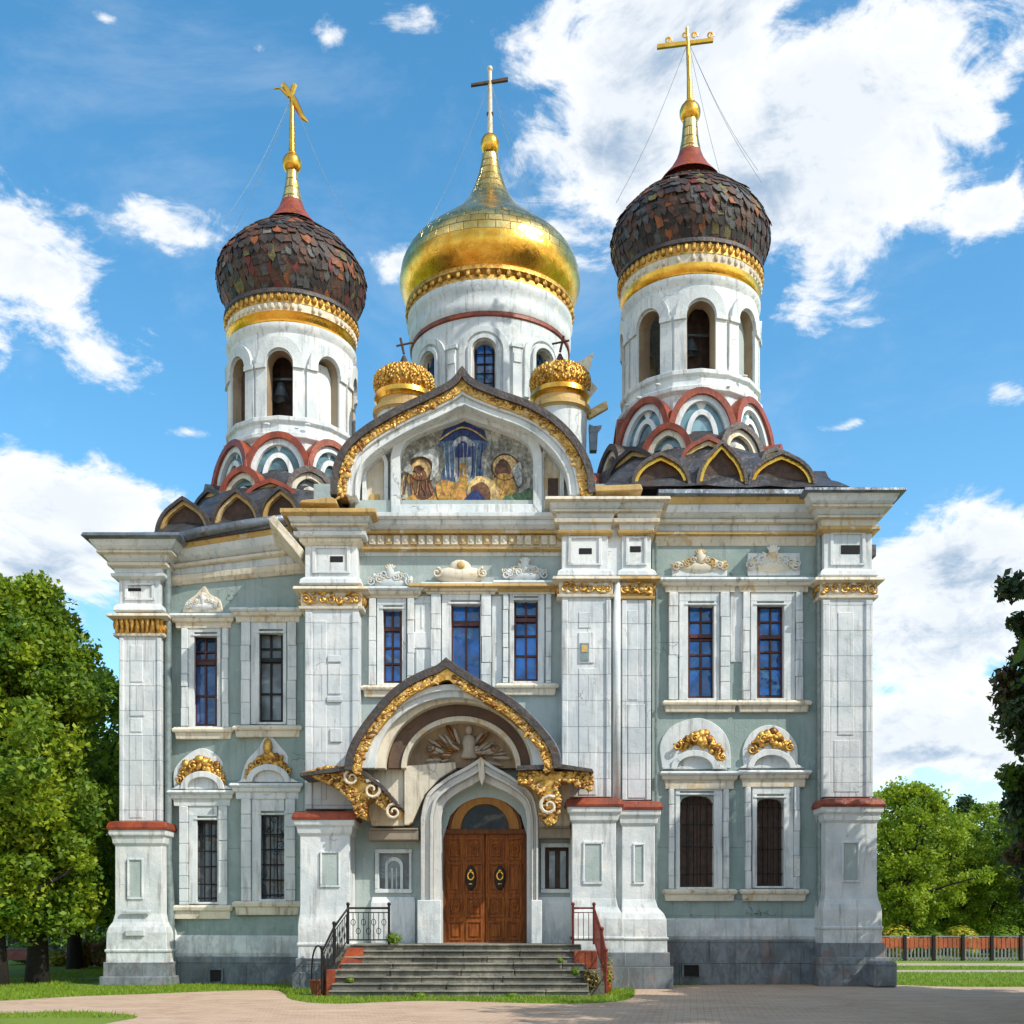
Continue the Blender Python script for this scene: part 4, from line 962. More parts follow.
# --- kokoshnik tiers
def kokoshnik(T, Rk, ang, z0, w, h, depth, mats, keel=.0, rw=.16, tilt=0, kind='kokoshnik', xyz=None, label=None):
    if xyz: ox, oy = xyz
    else: ox, oy = T['x']+math.sin(ang)*Rk, T['Y']-math.cos(ang)*Rk
    n = Vector((math.sin(ang), -math.cos(ang), 0)); tg = Vector((math.cos(ang), math.sin(ang), 0))
    def outline(k, m=18):
        pts = []
        for i in range(m+1):
            a = math.pi*(1-i/m); x = math.cos(a); zq = math.sin(a)
            zq = zq*(1-keel)+keel*((1-abs(x))**1.0*.35+zq*.75+ (0.25*max(0, 1-abs(x)*3.)))
            pts.append((x*(w/2-k), zq*(h-k*1.1)))
        return pts
    def put(mb, o, i, d0, d1, mi):
        m = len(o)
        def q(p, d): v = Vector((ox, oy, z0))+tg*p[0]+n*(d-tilt*p[1])+Vector((0, 0, p[1])); return tuple(v)
        vs = [q(p, d0) for p in o]+[q(p, d0) for p in i]+[q(p, d1) for p in o]+[q(p, d1) for p in i]; fs = []
        for j in range(m-1): fs += [(j, j+1, m+j+1, m+j), (3*m+j, 3*m+j+1, 2*m+j+1, 2*m+j), (j+1, j, 2*m+j, 2*m+j+1), (m+j, m+j+1, 3*m+j+1, 3*m+j)]
        mb.add(vs, fs, mi)
    mb = MB(); put(mb, outline(0), outline(rw), .06, -depth, 0); put(mb, outline(rw), outline(rw*1.9), -.03, -depth*.5, 1)
    k_ = mb.build(kind, [mats[0], mats[1]], church, auto=45, label=label)
    mb = MB(); o = outline(rw*1.9)
    def q(p, d): return tuple(Vector((ox, oy, z0))+tg*p[0]+n*(d-tilt*p[1])+Vector((0, 0, p[1])))
    m = len(o); mb.add([q(p, -.16) for p in o]+[q(p, -.26) for p in o], [tuple(range(m)), tuple(range(2*m-1, m-1, -1))]+[(i, (i+1) % m, m+(i+1) % m, m+i) for i in range(m)])
    o2 = outline(rw*3.1)
    o3 = outline(rw*3.9)
    if xyz is None: put(mb, o2, o3, -.08, -.2, 1)
    mb.build('tympanum', [mats[2], mats[1]], k_)
    return k_
def tiers(T, y_up, y_mid, R1, R2, h1, h2):
    for k in range(8):
        a = k*math.pi/4
        kokoshnik(T, R1, a, wz(y_up, T['Y']-R1), 1.84, h1, 1.0, (REDP, WHITE, TEALG), 0, .16, .10)
    for k in range(8):
        a = (k+.5)*math.pi/4
        kokoshnik(T, R2, a, wz(y_mid, T['Y']-R2), 1.36, h2, .9, (REDP if k % 3 else DARK, CREAM, TEALG if k % 2 else GREYG), .1, .15, .1)
    for k in range(-3, 4):
        a = k*math.pi/4.6
        kokoshnik(T, R2+.42, a, wz(y_mid+10, T['Y']-R2-.4), 1.45, h2*.72, .8, (DARK if k % 2 else REDP, OCHRE, BROWNW), .35, .10, .05)
    # core under the tiers
    mb = MB(); mb.lathe([(R1-.45, wz(y_up-h1/S(2)*.8, T['Y']-R1)), (R1-.2, wz(y_up-10, T['Y']-R1)), (R1+.05, wz(y_up, T['Y']-R1)), (R2-.1, wz(y_mid-6, T['Y']-R2)), (R2+.15, wz(y_mid+3, T['Y']-R2)), (R2+.4, wz(y_mid+12, T['Y']-R2))], T['x'], T['Y'], 48)
    mb.build('drum_base', ROOFM, church, auto=40)
tiers(TR, 437, 453, 2.12, 2.55, 1.34, .86)
tiers(TL, 476, 492, 2.04, 2.45, 1.24, .76)
GM = (GOLDR, OCHRE, BROWNW)
for px, w_, h_ in ((661, 60, 30), (722, 52, 38), (782, 68, 31)):
    Y = .86+(.0 if px == 722 else .03); kokoshnik(None, 0, 0, wz(485, Y), w_*S(Y), h_*S(Y), 1.6, (DARK, GOLDP, BROWNW), .55 if px == 722 else .3, .085, .0, xyz=(wx(px, Y), Y))
for px, w_, h_, y in ((183, 58, 32, 533), (236, 52, 32, 525), (280, 44, 28, 518)):
    Y = 1.45; kokoshnik(None, 0, R(-8), wz(y, Y), w_*S(Y), h_*S(Y), 1.6, (DARK, GOLDR if px == 176 else OCHRE, BROWNW), .6 if px == 231 else .4, .08, .0, xyz=(wx(px, Y), Y))
for ang, Y, x in ((R(90), 3.2, wx(836, 2.)), (R(90), 5.2, wx(836, 2.))):
    kokoshnik(None, 0, ang, wz(485, 1.5), 1.7, .8, 1.4, (DARK, GOLDP, BROWNW), .8, .09, 0, xyz=(x, Y))
for ang, Y, x in ((R(-90), 4, wx(158, 2.)), (R(-90), 6.2, wx(158, 2.))):
    kokoshnik(None, 0, ang, wz(530, 2), 1.7, .7, 1.4, (DARK, GOLDR, BROWNW), .8, .09, 0, xyz=(x, Y))

# --- gold centre dome
cx, Y, s_ = TC['x'], TC['Y'], TC['s']
mb = MB()
up = smoothprof([(8,156),(9.5,166),(12.5,178),(17,191),(23.5,204),(32,215),(42,225),(54,235),(66,245),(78,256),(86,268),(89,280),(87,294),(82,306)], 5)
mb.lathe(prof(0, Y, up), cx, Y, 72, 0, cap=False, uvscale=1)
dome = mb.build('onion_dome', [GOLD], church, smooth=True, label='large gilded onion dome in the middle')
mb = MB()
lowp = smoothprof([(89.5,282),(90,290),(86.5,300),(81,308),(78,312)], 4)
mb.lathe(prof(0, Y, lowp), cx, Y, 72, 0, cap=False)
mb.lathe(prof(0, Y, [(79,309),(83.5,312),(84,316),(80,319),(82,321),(82,325),(78,328)]), cx, Y, 72, 1, cap=False)
for k in range(54):
    a = 2*math.pi*k/54; rr = 82*s_; mb.ball((cx+math.sin(a)*rr, Y-math.cos(a)*rr, wz(319, Y)), .13, 6, 4, 1, .7, .7, .9)
mb.build('gilt_rim', [GOLDP, GOLDR], dome, auto=50)
mb = MB(); mb.ball((cx, Y, wz(145, Y)), 9.5*s_, 20, 14, 0, 1, 1, 1.15); mb.build('orb', GOLDP, dome, smooth=True)
mb = MB(); mb.tube([(cx, Y, wz(137, Y)), (cx, Y, wz(70, Y))], [.09, .06], 8); mb.ball((cx, Y, wz(69, Y)), .1, 8, 6)
mb.hexa([(cx-19*s_, Y-.05, wz(86.5, Y)), (cx+18*s_, Y-.05, wz(81, Y)), (cx+18*s_, Y-.05, wz(78, Y)), (cx-19*s_, Y-.05, wz(84.5, Y)), (cx-19*s_, Y+.05, wz(86.5, Y)), (cx+18*s_, Y+.05, wz(81, Y)), (cx+18*s_, Y+.05, wz(78, Y)), (cx-19*s_, Y+.05, wz(84.5, Y))], 1)
mb.box(cx-.11, cx+.11, Y-.06, Y+.06, wz(115, Y), wz(113, Y), 1)
mb.build('cross', [CREAM, BROWNW], dome, auto=50)
guy(dome, cx, Y, wz(85, Y), wz(236, Y), 2.1, (R(60), R(115), R(-70)))
Rr = 78*s_
f = lambda u, v, w: (cx+(Rr-w)*math.sin(u), Y-(Rr-w)*math.cos(u), -v)
mb = MB(); off = R(-3)
ops = [(off+k*math.pi/4-.135, off+k*math.pi/4+.135, -wz(380, Y), -wz(426, Y), .3) for k in range(-3, 5)]
wall_open(mb, f, off-math.pi+.3, off+math.pi+.3, -wz(322, Y), -wz(452, Y), ops, .3, 64, 0, 1)
dr = mb.build('drum', [WHITE, CREAM], church, label='white drum under the gilded dome')
mb = MB(); mb.lathe([(Rr-.28, wz(452, Y)), (Rr-.28, wz(322, Y))], cx, Y, 48); mb.build('window_pane', BLUEG, dr, smooth=True)
mb = MB()
mb.lathe(prof(0, Y, [(77,322),(82,325),(82.5,331),(80.5,334),(80,341),(80.6,344),(80.6,350),(79,353)]), cx, Y, 72, 0)
mb.lathe(prof(0, Y, [(78,353),(79.6,354),(79.6,357),(78,358)]), cx, Y, 72, 1)
mb.build('crown_moulding', [WHITE, REDP], dr, auto=40)
mb = MB()
for k in range(8):
    a0 = off+k*math.pi/4
    def w3(u, h, e): return (cx+(Rr+e)*math.sin(u), Y-(Rr+e)*math.cos(u), h)
    zc = wz(380, Y)-.3
    for (ri, ro, hi_, ho, e) in ((.145, .19, .33, .46, .10), (.225, .30, .55, .74, .07)):
        for j in range(12):
            t0, t1 = math.pi*j/12, math.pi*(j+1)/12
            c = [(a0-math.cos(t)*ra, zc+math.sin(t)*hh) for t in (t0, t1) for ra, hh in ((ri, hi_), (ro, ho))]
            mb.hexa([w3(*c[0], e), w3(*c[2], e), w3(*c[3], e), w3(*c[1], e), w3(*c[0], -.02), w3(*c[2], -.02), w3(*c[3], -.02), w3(*c[1], -.02)])
        for sg in (-1, 1):
            u0, u1 = a0+sg*ri, a0+sg*ro; h0 = wz(430, Y)
            mb.hexa([w3(u0, h0, e), w3(u1, h0, e), w3(u1, zc, e), w3(u0, zc, e), w3(u0, h0, -.02), w3(u1, h0, -.02), w3(u1, zc, -.02), w3(u0, zc, -.02)])
    am = a0+math.pi/8
    for (u, hw_, h0, h1, e) in ((am, .055, wz(452, Y), wz(386, Y), .10), (am, .075, wz(386, Y), wz(382, Y), .14), (am, .045, wz(400, Y), wz(391, Y), .13)):
        mb.hexa([w3(u-hw_, h0, e), w3(u+hw_, h0, e), w3(u+hw_, h1, e), w3(u-hw_, h1, e), w3(u-hw_, h0, -.02), w3(u+hw_, h0, -.02), w3(u+hw_, h1, -.02), w3(u-hw_, h1, -.02)])
mb.build('archivolt', WHITE, dr, .01)
for k in range(8):
    mb = MB(); a0 = off+k*math.pi/4; r_ = Rr-.2
    def w5(u, h, d): return (cx+(r_-d)*math.sin(u), Y-(r_-d)*math.cos(u), h)
    for uu in (-.115, 0, .115): mb.tube([w5(a0+uu, wz(426, Y), 0), w5(a0+uu, wz(382, Y), 0)], .025, 4)
    for py in (390, 399, 408, 417): mb.tube([w5(a0-.13, wz(py, Y), 0), w5(a0+.13, wz(py, Y), 0)], .02, 4)
    mb.build('sash', BLACKI, dr)
# --- small cupolas
def cupola(px, Y, ys, label, cross):
    x = wx(px, Y); mb = MB(); k = random.Random(px)
    hw = [h for h in (3,10,20,27,29.5,28,24)]; yy = [ys+8, ys+9, ys+11, ys+16, ys+22, ys+29, ys+34]
    pts = smoothprof(list(zip(hw, yy)), 4); pr = prof(0, Y, pts); mb.lathe(pr, x, Y, 36)
    for r, z in pr[3:-1]:
        n = max(6, int(2*math.pi*r/.16))
        for i in range(n):
            a = 2*math.pi*(i+k.random())/n; mb.ball((x+math.sin(a)*r, Y-math.cos(a)*r, z), .06*k.uniform(.7, 1.2), 5, 3, 0, .9, .9, 1.)
    c = mb.build('small_cupola', GOLDR, church, auto=60, label=label)
    mb = MB(); mb.lathe(prof(0, Y, [(23,ys+33),(29,ys+35),(30,ys+40),(27,ys+43)]), x, Y, 36, 0); mb.lathe(prof(0, Y, [(26,ys+43),(26,ys+49)]), x, Y, 36, 1)
    mb.lathe(prof(0, Y, [(26,ys+49),(31,ys+51),(31,ys+55),(27,ys+57)]), x, Y, 36, 1); mb.lathe(prof(0, Y, [(27,ys+57),(26,ys+100)]), x, Y, 36, 2); mb.build('cupola_drum', [GOLDP, OCHRE, WHITE], c, auto=40)
    mb = MB(); mb.lathe(prof(0, Y, [(9,ys+8),(5,ys+2),(1.5,ys-6)]), x, Y, 12, 0); z = wz(ys-8, Y); L = 16*S(Y)
    mb.tube([(x, Y, z), (x+cross*.1, Y, z+L)], .035, 6); mb.tube([(x-.22, Y, z+L*.5), (x+.26, Y, z+L*.72)], .03, 6)
    mb.build('cross', BROWNW, c)
cupola(404, 5, 362, 'small gilded cupola left of the gable peak', -1); cupola(560, 4.6, 360, 'small gilded cupola right of the gable peak', 1)
mb = MB(); Y = 4.6
mb.prism(P2([(572,366),(594,352),(591,364),(588,377),(582,369)], Y), Y, Y+.05, 0); mb.prism(P2([(589,377),(598,386),(595,390),(590,396)], Y), Y+.1, Y+.14, 0)
mb.prism(P2([(586,413),(606,402),(608,409),(589,420)], Y), Y-.1, Y+.05, 1); mb.prism(P2([(589,424),(594,426),(602,425),(598,430),(597,450),(590,450)], Y), Y, Y+.25, 2)
mb.build('torn_flashing', [CREAM, OCHRE, GREYM], church, .005)

# ================================================================== PORCH
YP = -1.25
PL = [(347,770),(350,752),(362,729),(386,699),(405,683),(424,673),(437,668),(446,661)]
PR = [(446,661),(456,668),(475,680),(500,694),(522,710),(543,732),(555,750),(558,768)]
pl, prr = spline(PL, 6), spline(PR, 6)
def pring(mb, d0, d1, yf, yb, mi=0, Yp=YP):
    for k in (0, 1):
        src = pl if k == 0 else prr; a = offset(src, d0); b = offset(src, d1); i = -1 if k == 0 else 0
        a = clampx(a, 446, k, src[i][1]+d0*1.35); b = clampx(b, 446, k, src[i][1]+d1*1.35)
        mb.strip(P2(a, Yp), P2(b, Yp), yf, yb, mi)
mb = MB(); pring(mb, -3, 5, YP, .55, 0); pr_ = mb.build('porch_roof', DARK, church, .01, label='dark keel shaped porch roof')
mb = MB(); q = random.Random(3)
mb.strip(P2(offset(prr, -5)[12:], YP), P2(offset(prr, -2)[12:], YP), YP+.25, .5); mb.build('roof_sheet', GREYM, pr_, .01)
mb = MB(); pring(mb, 5, 13.5, YP+.06, YP+.45, 0)
for src in (offset(pl, 9.3), offset(prr, 9.3)):
    for i, (x, y) in enumerate(src):
        if abs(x-446) < 9: continue
        for k in range(8): mb.ball((wx(x+q.uniform(-3.5, 3.5), YP), YP+.06, wz(y+q.uniform(-3.5, 3.5), YP)), q.uniform(.022, .055), 5, 4, q.choice((0, 0, 1, 2)), q.uniform(.6, 2.4), .6, q.uniform(.5, 1.2), Matrix.Rotation(q.uniform(-1, 1), 3, 'Y'))
mb.build('gilt_porch_band', [GOLDR, OCHRE, GILTD], pr_, auto=60)
# white arches, vault, tympanum (concentric round (455,768))
def arcpts(cx_, cyb, rx, ry): return arc(cx_, cyb, rx, ry, 180, 0, 36)
mb = MB(); ca = (455, 768)
ring2(mb, arcpts(453, 768, 92, 84), arcpts(454, 768, 86, 78), YP+.18, YP+.5); ring2(mb, arcpts(454, 768, 86, 78), arcpts(454, 768, 79, 71), YP+.28, YP+.55)
mb.build('porch_arch', WHITE, pr_, .01, auto=40)
mb = MB(); ring2(mb, arcpts(454, 768, 79, 71), arcpts(458, 768, 73, 66), YP+.5, .45); mb.build('porch_vault', CREAM, pr_, auto=40)
mb = MB(); ring2(mb, arcpts(460, 768, 72, 64), arcpts(460, 768, 58, 50), -.45, .3); mb.build('inner_vault', plaster('faded brown fresco', (.17, .10, .06), (.10, .065, .05), (.04, .03, .02)), pr_, auto=40)
mb = MB(); ring2(mb, arcpts(461, 768, 60, 52), arcpts(461, 768, 55, 47), -.50, .3)
mb.prism(P2(arcpts(461, 768, 56, 48), -.05), -.05, .28, 1); pt = mb.build('porch_tympanum', [CREAM, plaster('tympanum ochre fresco', (.40, .30, .18), (.22, .15, .10), (.1, .07, .05))], pr_, .008)
BS0 = plaster('worn stone relief', (.42, .37, .30), (.28, .23, .17), (.10, .07, .05)); mb = MB(); q = random.Random(12); Yt = -.16
for sg in (-1, 1):
    for i in range(11):
        a = R(90+sg*(10+i*7.2)); r_ = 30+q.uniform(-5, 7); mb.ball((wx(463+r_*1.15*math.cos(a), Yt), Yt+.02*(i % 3), wz(767-r_*math.sin(a), Yt)), q.uniform(.16, .26), 7, 5, q.choice((0, 0, 1, 2, 3)), .22, .22, 1, Matrix.Rotation(-sg*R(20+i*8), 3, 'Y'))
    for i in range(8):
        a = R(90+sg*(15+i*10)); mb.ball((wx(463+18*math.cos(a), Yt), Yt-.03, wz(762-16*math.sin(a), Yt)), q.uniform(.09, .15), 7, 5, q.choice((0, 3)), .3, .3, 1, Matrix.Rotation(-sg*R(50+i*8), 3, 'Y'))
    scroll(mb, wx(463+sg*33, Yt), wz(748, Yt), Yt-.05, .13, sg, 3, 1.2, 2.5, .16)
x_, z_ = wx(469, Yt), wz(731, Yt)
mb.ball((x_, Yt-.1, z_), .10, 10, 8, 0, .85, .9, 1.1); mb.lathe([(.05, z_-.09), (.14, z_-.16), (.16, z_-.3), (.13, z_-.42), (.2, z_-.62), (.17, z_-.66)], x_, Yt-.04, 12, 0)
mb.build('relief_carving', [BS0, GILTD, BS0, GILTD], pt, smooth=True)
# large white consoles under the arch ends + spandrel slabs
mb = MB(); Yq = -.3
mb.prism(P2([(404,766),(455,762),(456,768),(440,778),(424,795),(412,822),(408,825),(404,825)], Yq), Yq, .3)
mb.build('spandrel', [CREAM], pr_, .015); mb = MB()
mb.prism(P2([(347,770),(368,768),(404,768),(404,826),(372,826),(368,812),(360,800),(352,785)], Yq+.1), Yq+.1, .3)
mb.build('spandrel', [CREAM], pr_, .015); mb = MB()
mb.prism(P2([(520,768),(560,766),(570,774),(570,836),(536,836),(534,815),(528,790)], Yq+.1), Yq+.1, .3)
mb.build('spandrel', [CREAM], pr_, .015)
# side wings: gilt brackets
mb = MB(); q = random.Random(21)
bl = [(302,772),(325,766),(352,766),(368,776),(388,792),(400,806),(398,818),(388,812),(374,796),(366,802),(366,820),(357,816),(350,800),(340,790),(320,780)]
mb.prism(P2(bl, -1.0), -1.0, -.4, 0)
for k in range(390):
    i = q.randrange(len(bl)); a, b = bl[i], bl[(i+1) % len(bl)]; t = q.random(); cxm, cym = 362, 786
    x, y = a[0]+(b[0]-a[0])*t, a[1]+(b[1]-a[1])*t; u = q.random()*.55; x, y = x+(cxm-x)*u, y+(cym-y)*u
    if x < 330: y = max(768, min(y, 778))
    mb.ball((wx(x, -1.02), -1.02, wz(y, -1.02)), q.uniform(.03, .07), 5, 4, q.choice((0, 0, 1, 3, 3)), q.uniform(.5, 1.4), .6, q.uniform(.4, 1.1), Matrix.Rotation(q.uniform(-1.2, 1.2), 3, 'Y'))
for x, y, r_, fq in ((394, 812, .2, 1), (372, 790, .24, -1), (352, 778, .2, 1)): scroll(mb, wx(x, -1.06), wz(y, -1.06), -1.1, r_, fq, 2, 1.4, 1, .2)
mb.build('gilt_bracket', [GOLDR, OCHRE, CREAM, GILTD], pr_, auto=60, label='left gilded bracket curling down from the porch')
mb = MB(); mb.prism(P2([(300,773),(347,766),(366,772),(384,786),(402,808),(398,808),(380,788),(364,776),(347,771),(300,777)], -1.1), -1.15, .1); mb.build('bracket_flashing', DARK, pr_, .01)
mb = MB()
br_ = [(518,771),(592,772),(594,784),(590,790),(584,780),(560,782),(556,790),(560,800),(557,822),(548,826),(541,818),(540,796),(530,786),(518,782)]
mb.prism(P2(br_, -1.0), -1.0, -.4, 0)
for k in range(330):
    i = q.randrange(len(br_)); a, b = br_[i], br_[(i+1) % len(br_)]; t = q.random()
    x, y = a[0]+(b[0]-a[0])*t, a[1]+(b[1]-a[1])*t; u = q.random()*.4; x, y = x+(550-x)*u, y+(778-y)*u
    mb.ball((wx(x, -1.02), -1.02, wz(y, -1.02)), q.uniform(.03, .07), 5, 4, q.choice((0, 0, 1, 3, 3)), q.uniform(.5, 1.4), .6, q.uniform(.4, 1.1), Matrix.Rotation(q.uniform(-1.2, 1.2), 3, 'Y'))
scroll(mb, wx(549, -1.06), wz(806, -1.06), -1.1, .24, 1, 2, 1.4, 1, .2)
mb.build('gilt_bracket', [GOLDR, OCHRE, CREAM, GILTD], pr_, auto=60, label='right gilded bracket reaching past the pedestal')
mb = MB(); mb.prism(P2([(517,766),(560,764),(592,769),(594,773),(560,769),(517,771)], -1.1), -1.15, .1); mb.build('bracket_flashing', DARK, pr_, .01)
# beams and side niches
BS = plaster('weathered brown stone', (.30, .25, .19), (.20, .17, .13), (.08, .06, .04))
for q_ in ((368, 830, 419, 840), (537, 828, 571, 838)):
    mb = MB(); pbox(mb, *q_, -.25, .3); pbox(mb, q_[0]+2, q_[1]-2, q_[2]-1, q_[1], -.3, .3); mb.build('stone_beam', BS, church, .015)
Yn = .3; nfs = []
for x0, x1, y0, y1 in ((379, 409, 853, 889), (545, 569, 847, 889)):
    mb = MB()
    for qd in ((x0-4, y0-4, x1+3, y0), (x0-4, y1, x1+3, y1+4), (x0-4, y0, x0, y1), (x1, y0, x1+2.5, y1)): pbox(mb, *qd, Yn-.08, Yn+.02)
    loft(mb, x0-6, x1+5, [(y1+8, .05), (y1+14, .12), (975, .14)], Yn, .5, sides=(.3, .3), mi=0)
    nfs.append(mb.build('niche_frame', [WHITE], church, .01))
mb = MB(); pbox(mb, 378, 852, 410, 890, Yn+.2, Yn+.25, 0)
o = [(385, 889)]+arc(394, 866, 9, 9, 180, 0, 12)+[(403, 889)]; i = [(388, 889)]+arc(394, 867, 6, 6, 180, 0, 12)+[(400, 889)]
ring2(mb, o, i, Yn+.12, Yn+.21, 2); mb.prism(P2(i, Yn+.17), Yn+.17, Yn+.21, 0)
pbox(mb, 391, 868, 393, 889, Yn+.14, Yn+.18, 2); pbox(mb, 396, 868, 397, 889, Yn+.14, Yn+.18, 2)
mb.build('niche_panel', [GREYG, BROWNW, WHITE], nfs[0], .006)
mb = MB(); pbox(mb, 544, 846, 570, 890, Yn+.2, Yn+.25, 1)
for x in (549, 560): pbox(mb, x, 851, x+6, 888, Yn+.16, Yn+.21, 0)
mb.build('niche_panel', [GREYG, BROWNW, WHITE], nfs[1], .006)
# ogee door surround
mb = MB()
def ogd(k, yb=944):
    xl, xr = 421+k, 538-k*.55; 
    return ogee(xl, xr, yb, 818, 758+k*1.05, 481, 12)
for a, b, yf in ((0, 4, -.30), (4, 9, -.22), (9, 12, -.30), (12, 20, -.12)):
    mb.strip(P2(ogd(a), -.2), P2(ogd(b), -.2), yf, .32)
surr = mb.build('door_surround', plaster('cream door stone', (.64, .62, .58), (.52, .53, .52), (.26, .2, .14)), church, .012, auto=40, label='cream ogee surround of the main door')
mb = MB(); mb.prism(P2([(478,762),(481,757),(484,762),(485,778),(482,786),(479,778)], -.3), -.36, -.1); mb.build('keystone', CREAM, surr, .01)
mb = MB(); pbox(mb, 417, 900, 441, 944, -.34, .3); mb.build('surround_base', WHITE, surr, .02); mb = MB(); pbox(mb, 531, 900, 542, 944, -.34, .3); mb.build('surround_base', WHITE, surr, .02)
# door
Yd = .42
mb = MB()
o = [(443, 830)]+arc(485, 830, 42, 40, 180, 0, 24)+[(527, 830)]; i_ = [(452, 830)]+arc(485, 830, 26, 34, 180, 0, 24)+[(518, 830)]
o = arc(485, 830, 37, 36, 180, 0, 24); i_ = arc(485, 829, 24, 25, 180, 0, 24)
ring2(mb, o, i_, Yd-.05, Yd+.1, 0); pbox(mb, 441, 829, 529, 834, Yd-.1, Yd+.1, 1); pbox(mb, 441, 834, 446, 943, Yd-.08, Yd+.1, 1); pbox(mb, 524, 834, 529, 943, Yd-.08, Yd+.1, 1)
mb.strip(P2(arc(485, 829, 37, 36, 180, 0, 24), Yd-.08), P2(arc(485, 829, 34, 33, 180, 0, 24), Yd-.08), Yd-.08, Yd, 1)
door = mb.build('door', [woodmat('ochre oak arch', (.40, .19, .045), (.27, .11, .025)), DOORD], church, .01, label='carved wooden double door with arched fanlight')
mb = MB(); mb.prism(P2(arc(485, 829, 44, 46, 180, 0, 20), Yd+.1), Yd+.12, Yd+.16); mb.build('arch_backing', DOORD, door)
mb = MB(); mb.prism(P2(arc(485, 829, 25, 26, 180, 0, 20), Yd+.02), Yd+.03, Yd+.06); mb.build('fanlight', DARKG, door)
for x0, x1, hx in ((446, 484.6, 471), (485.4, 524, 500)):
    mb = MB(); pbox(mb, x0, 834, x1, 943, Yd-.02, Yd+.06)
    cols = ((x0+2.5, x0+16), (x0+20, x1-2.5)) if x0 < 480 else ((x0+2.5, x1-20), (x1-16.5, x1-2.5))
    for a, b in cols:
        for r0, r1 in ((838, 860), (863, 893), (897, 917), (921, 940)):
            pbox(mb, a, r0, b, r0+1.5, Yd-.055, Yd); pbox(mb, a, r1-1.5, b, r1, Yd-.055, Yd); pbox(mb, a, r0+1.5, a+1.5, r1-1.5, Yd-.055, Yd); pbox(mb, b-1.5, r0+1.5, b, r1-1.5, Yd-.055, Yd)
            pbox(mb, a+3.5, r0+3.5, b-3.5, r1-3.5, Yd-.05, Yd)
            if r0 in (838, 897):
                cxm, cym = (a+b)/2, (r0+r1)/2; mb.tube([(wx(cxm+4*math.cos(t), Yd), Yd-.055, wz(cym+5*math.sin(t), Yd)) for t in [j*math.pi/6 for j in range(13)]], .02, 5)
                scroll(mb, wx(cxm, Yd), wz(cym, Yd), Yd-.06, .06, 1, 0, 1.2, 0, .3)
    lf = mb.build('door_leaf', DOORW, door, .008)
    mb = MB(); mb.ball((wx(hx, Yd), Yd-.06, wz(878, Yd)), .3, 14, 8, 0, .46, .12, 1); mb.tube([(wx(hx+3*math.cos(t), Yd), Yd-.12, wz(876+4*math.sin(t), Yd)) for t in [j*math.pi/6 for j in range(13)]], .025, 6, 1)
    mb.ball((wx(hx, Yd), Yd-.11, wz(871, Yd)), .05, 8, 6, 1); mb.tube([(wx(hx-2, Yd), Yd-.11, wz(884, Yd)), (wx(hx+2, Yd), Yd-.11, wz(884, Yd))], .02, 5, 1)
    mb.build('door_knocker', [BLACKI, GOLDP], lf, smooth=True)

# ================================================================== STEPS, RAILINGS
steps = empty('stone_steps', (-1.2, -2.2, 0), 'worn grey stone steps leading up to the wooden church door', 'steps')
NS = 8; RH = 1.05/NS
for k in range(NS):
    y0 = -3.4+k*.30; z1 = RH*(k+1); xl = wx(328+k*3.2, y0); xr = wx(590-k*1.2, y0)
    mb = MB(); q = random.Random(k); x = xl
    while x < xr-.01:
        w_ = min(q.uniform(.9, 1.9), xr-x)
        if xr-x-w_ < .4: w_ = xr-x
        e = q.uniform(-.02, .02); mb.box(x+.004, x+w_-.004, y0+e, y0+.5, z1-RH-.02 if k else -.05, z1-.04); mb.box(x+.003, x+w_-.003, y0+e-.045+q.uniform(-.012, .012), y0+.5, z1-.038, z1+q.uniform(-.008, .006)); x += w_
    mb.build('step', STONE, steps, .018)
mb = MB(); yt = -3.4+NS*.30
mb.box(wx(352, -1), wx(569, -1), -1.3, .45, -.1, 1.05-.006); mb.box(-4.05, 1.25, -1.2, .3, -.1, .99); mb.build('landing', STONE, steps, .015)
def railing(name, pts, label, m, h=.85, base=None, cat='railing', fancy=True):
    """pts: 3D foot points of the handrail line"""
    root = empty(name, pts[0], label, cat, 'iron railings beside the entrance steps')
    pts = [Vector(p) for p in pts]
    for p in pts:
        mb = MB(); mb.tube([p, p+Vector((0, 0, h+.06))], .03, 8); mb.ball(p+Vector((0, 0, h+.09)), .045, 8, 6); mb.build('post', m, root, auto=50)
    mb = MB(); mb.tube([p+Vector((0, 0, h)) for p in pts], .026, 8); mb.tube([p+Vector((0, 0, h-.10)) for p in pts], .012, 6); mb.tube([p+Vector((0, 0, .1)) for p in pts], .016, 6); mb.build('handrail', m, root, auto=50)
    mb = MB(); q = random.Random(len(label))
    for a, b in zip(pts, pts[1:]):
        n = int((b-a).length/.11)
        for i in range(1, n):
            p = a.lerp(b, i/n); mb.tube([p+Vector((0, 0, .1)), p+Vector((0, 0, h-.1))], .009, 5)
            if fancy:
                d = (b-a).normalized(); cc = p+Vector((0, 0, .3+.2*(i % 2)))
                mb.tube([cc+d*(.05*math.cos(t))+Vector((0, 0, .07*math.sin(t))) for t in [j*math.pi/5 for j in range(11)]], .008, 4)
    mb.build('balusters', m, root)
    return root
def p3(px, py, Y): return (wx(px, Y), Y, wz(py, Y))
railing('iron_railing', [(wx(389,-1.35),-1.35,1.05), (wx(348,-1.35),-1.35,1.05), (wx(334,-2.2),-2.2,.62), (wx(322,-3.1),-3.1,.1)], 'black wrought iron railing turning the corner at the left of the steps', BLACKI, .82)
railing('iron_railing', [(wx(573,-1.4),-1.4,1.05), (wx(594,-1.4),-1.4,1.05), (wx(602,-2.4),-2.4,.5), (wx(606,-3.2),-3.2,.06)], 'rust red iron railing at the right of the steps', REDI, .82, fancy=False)
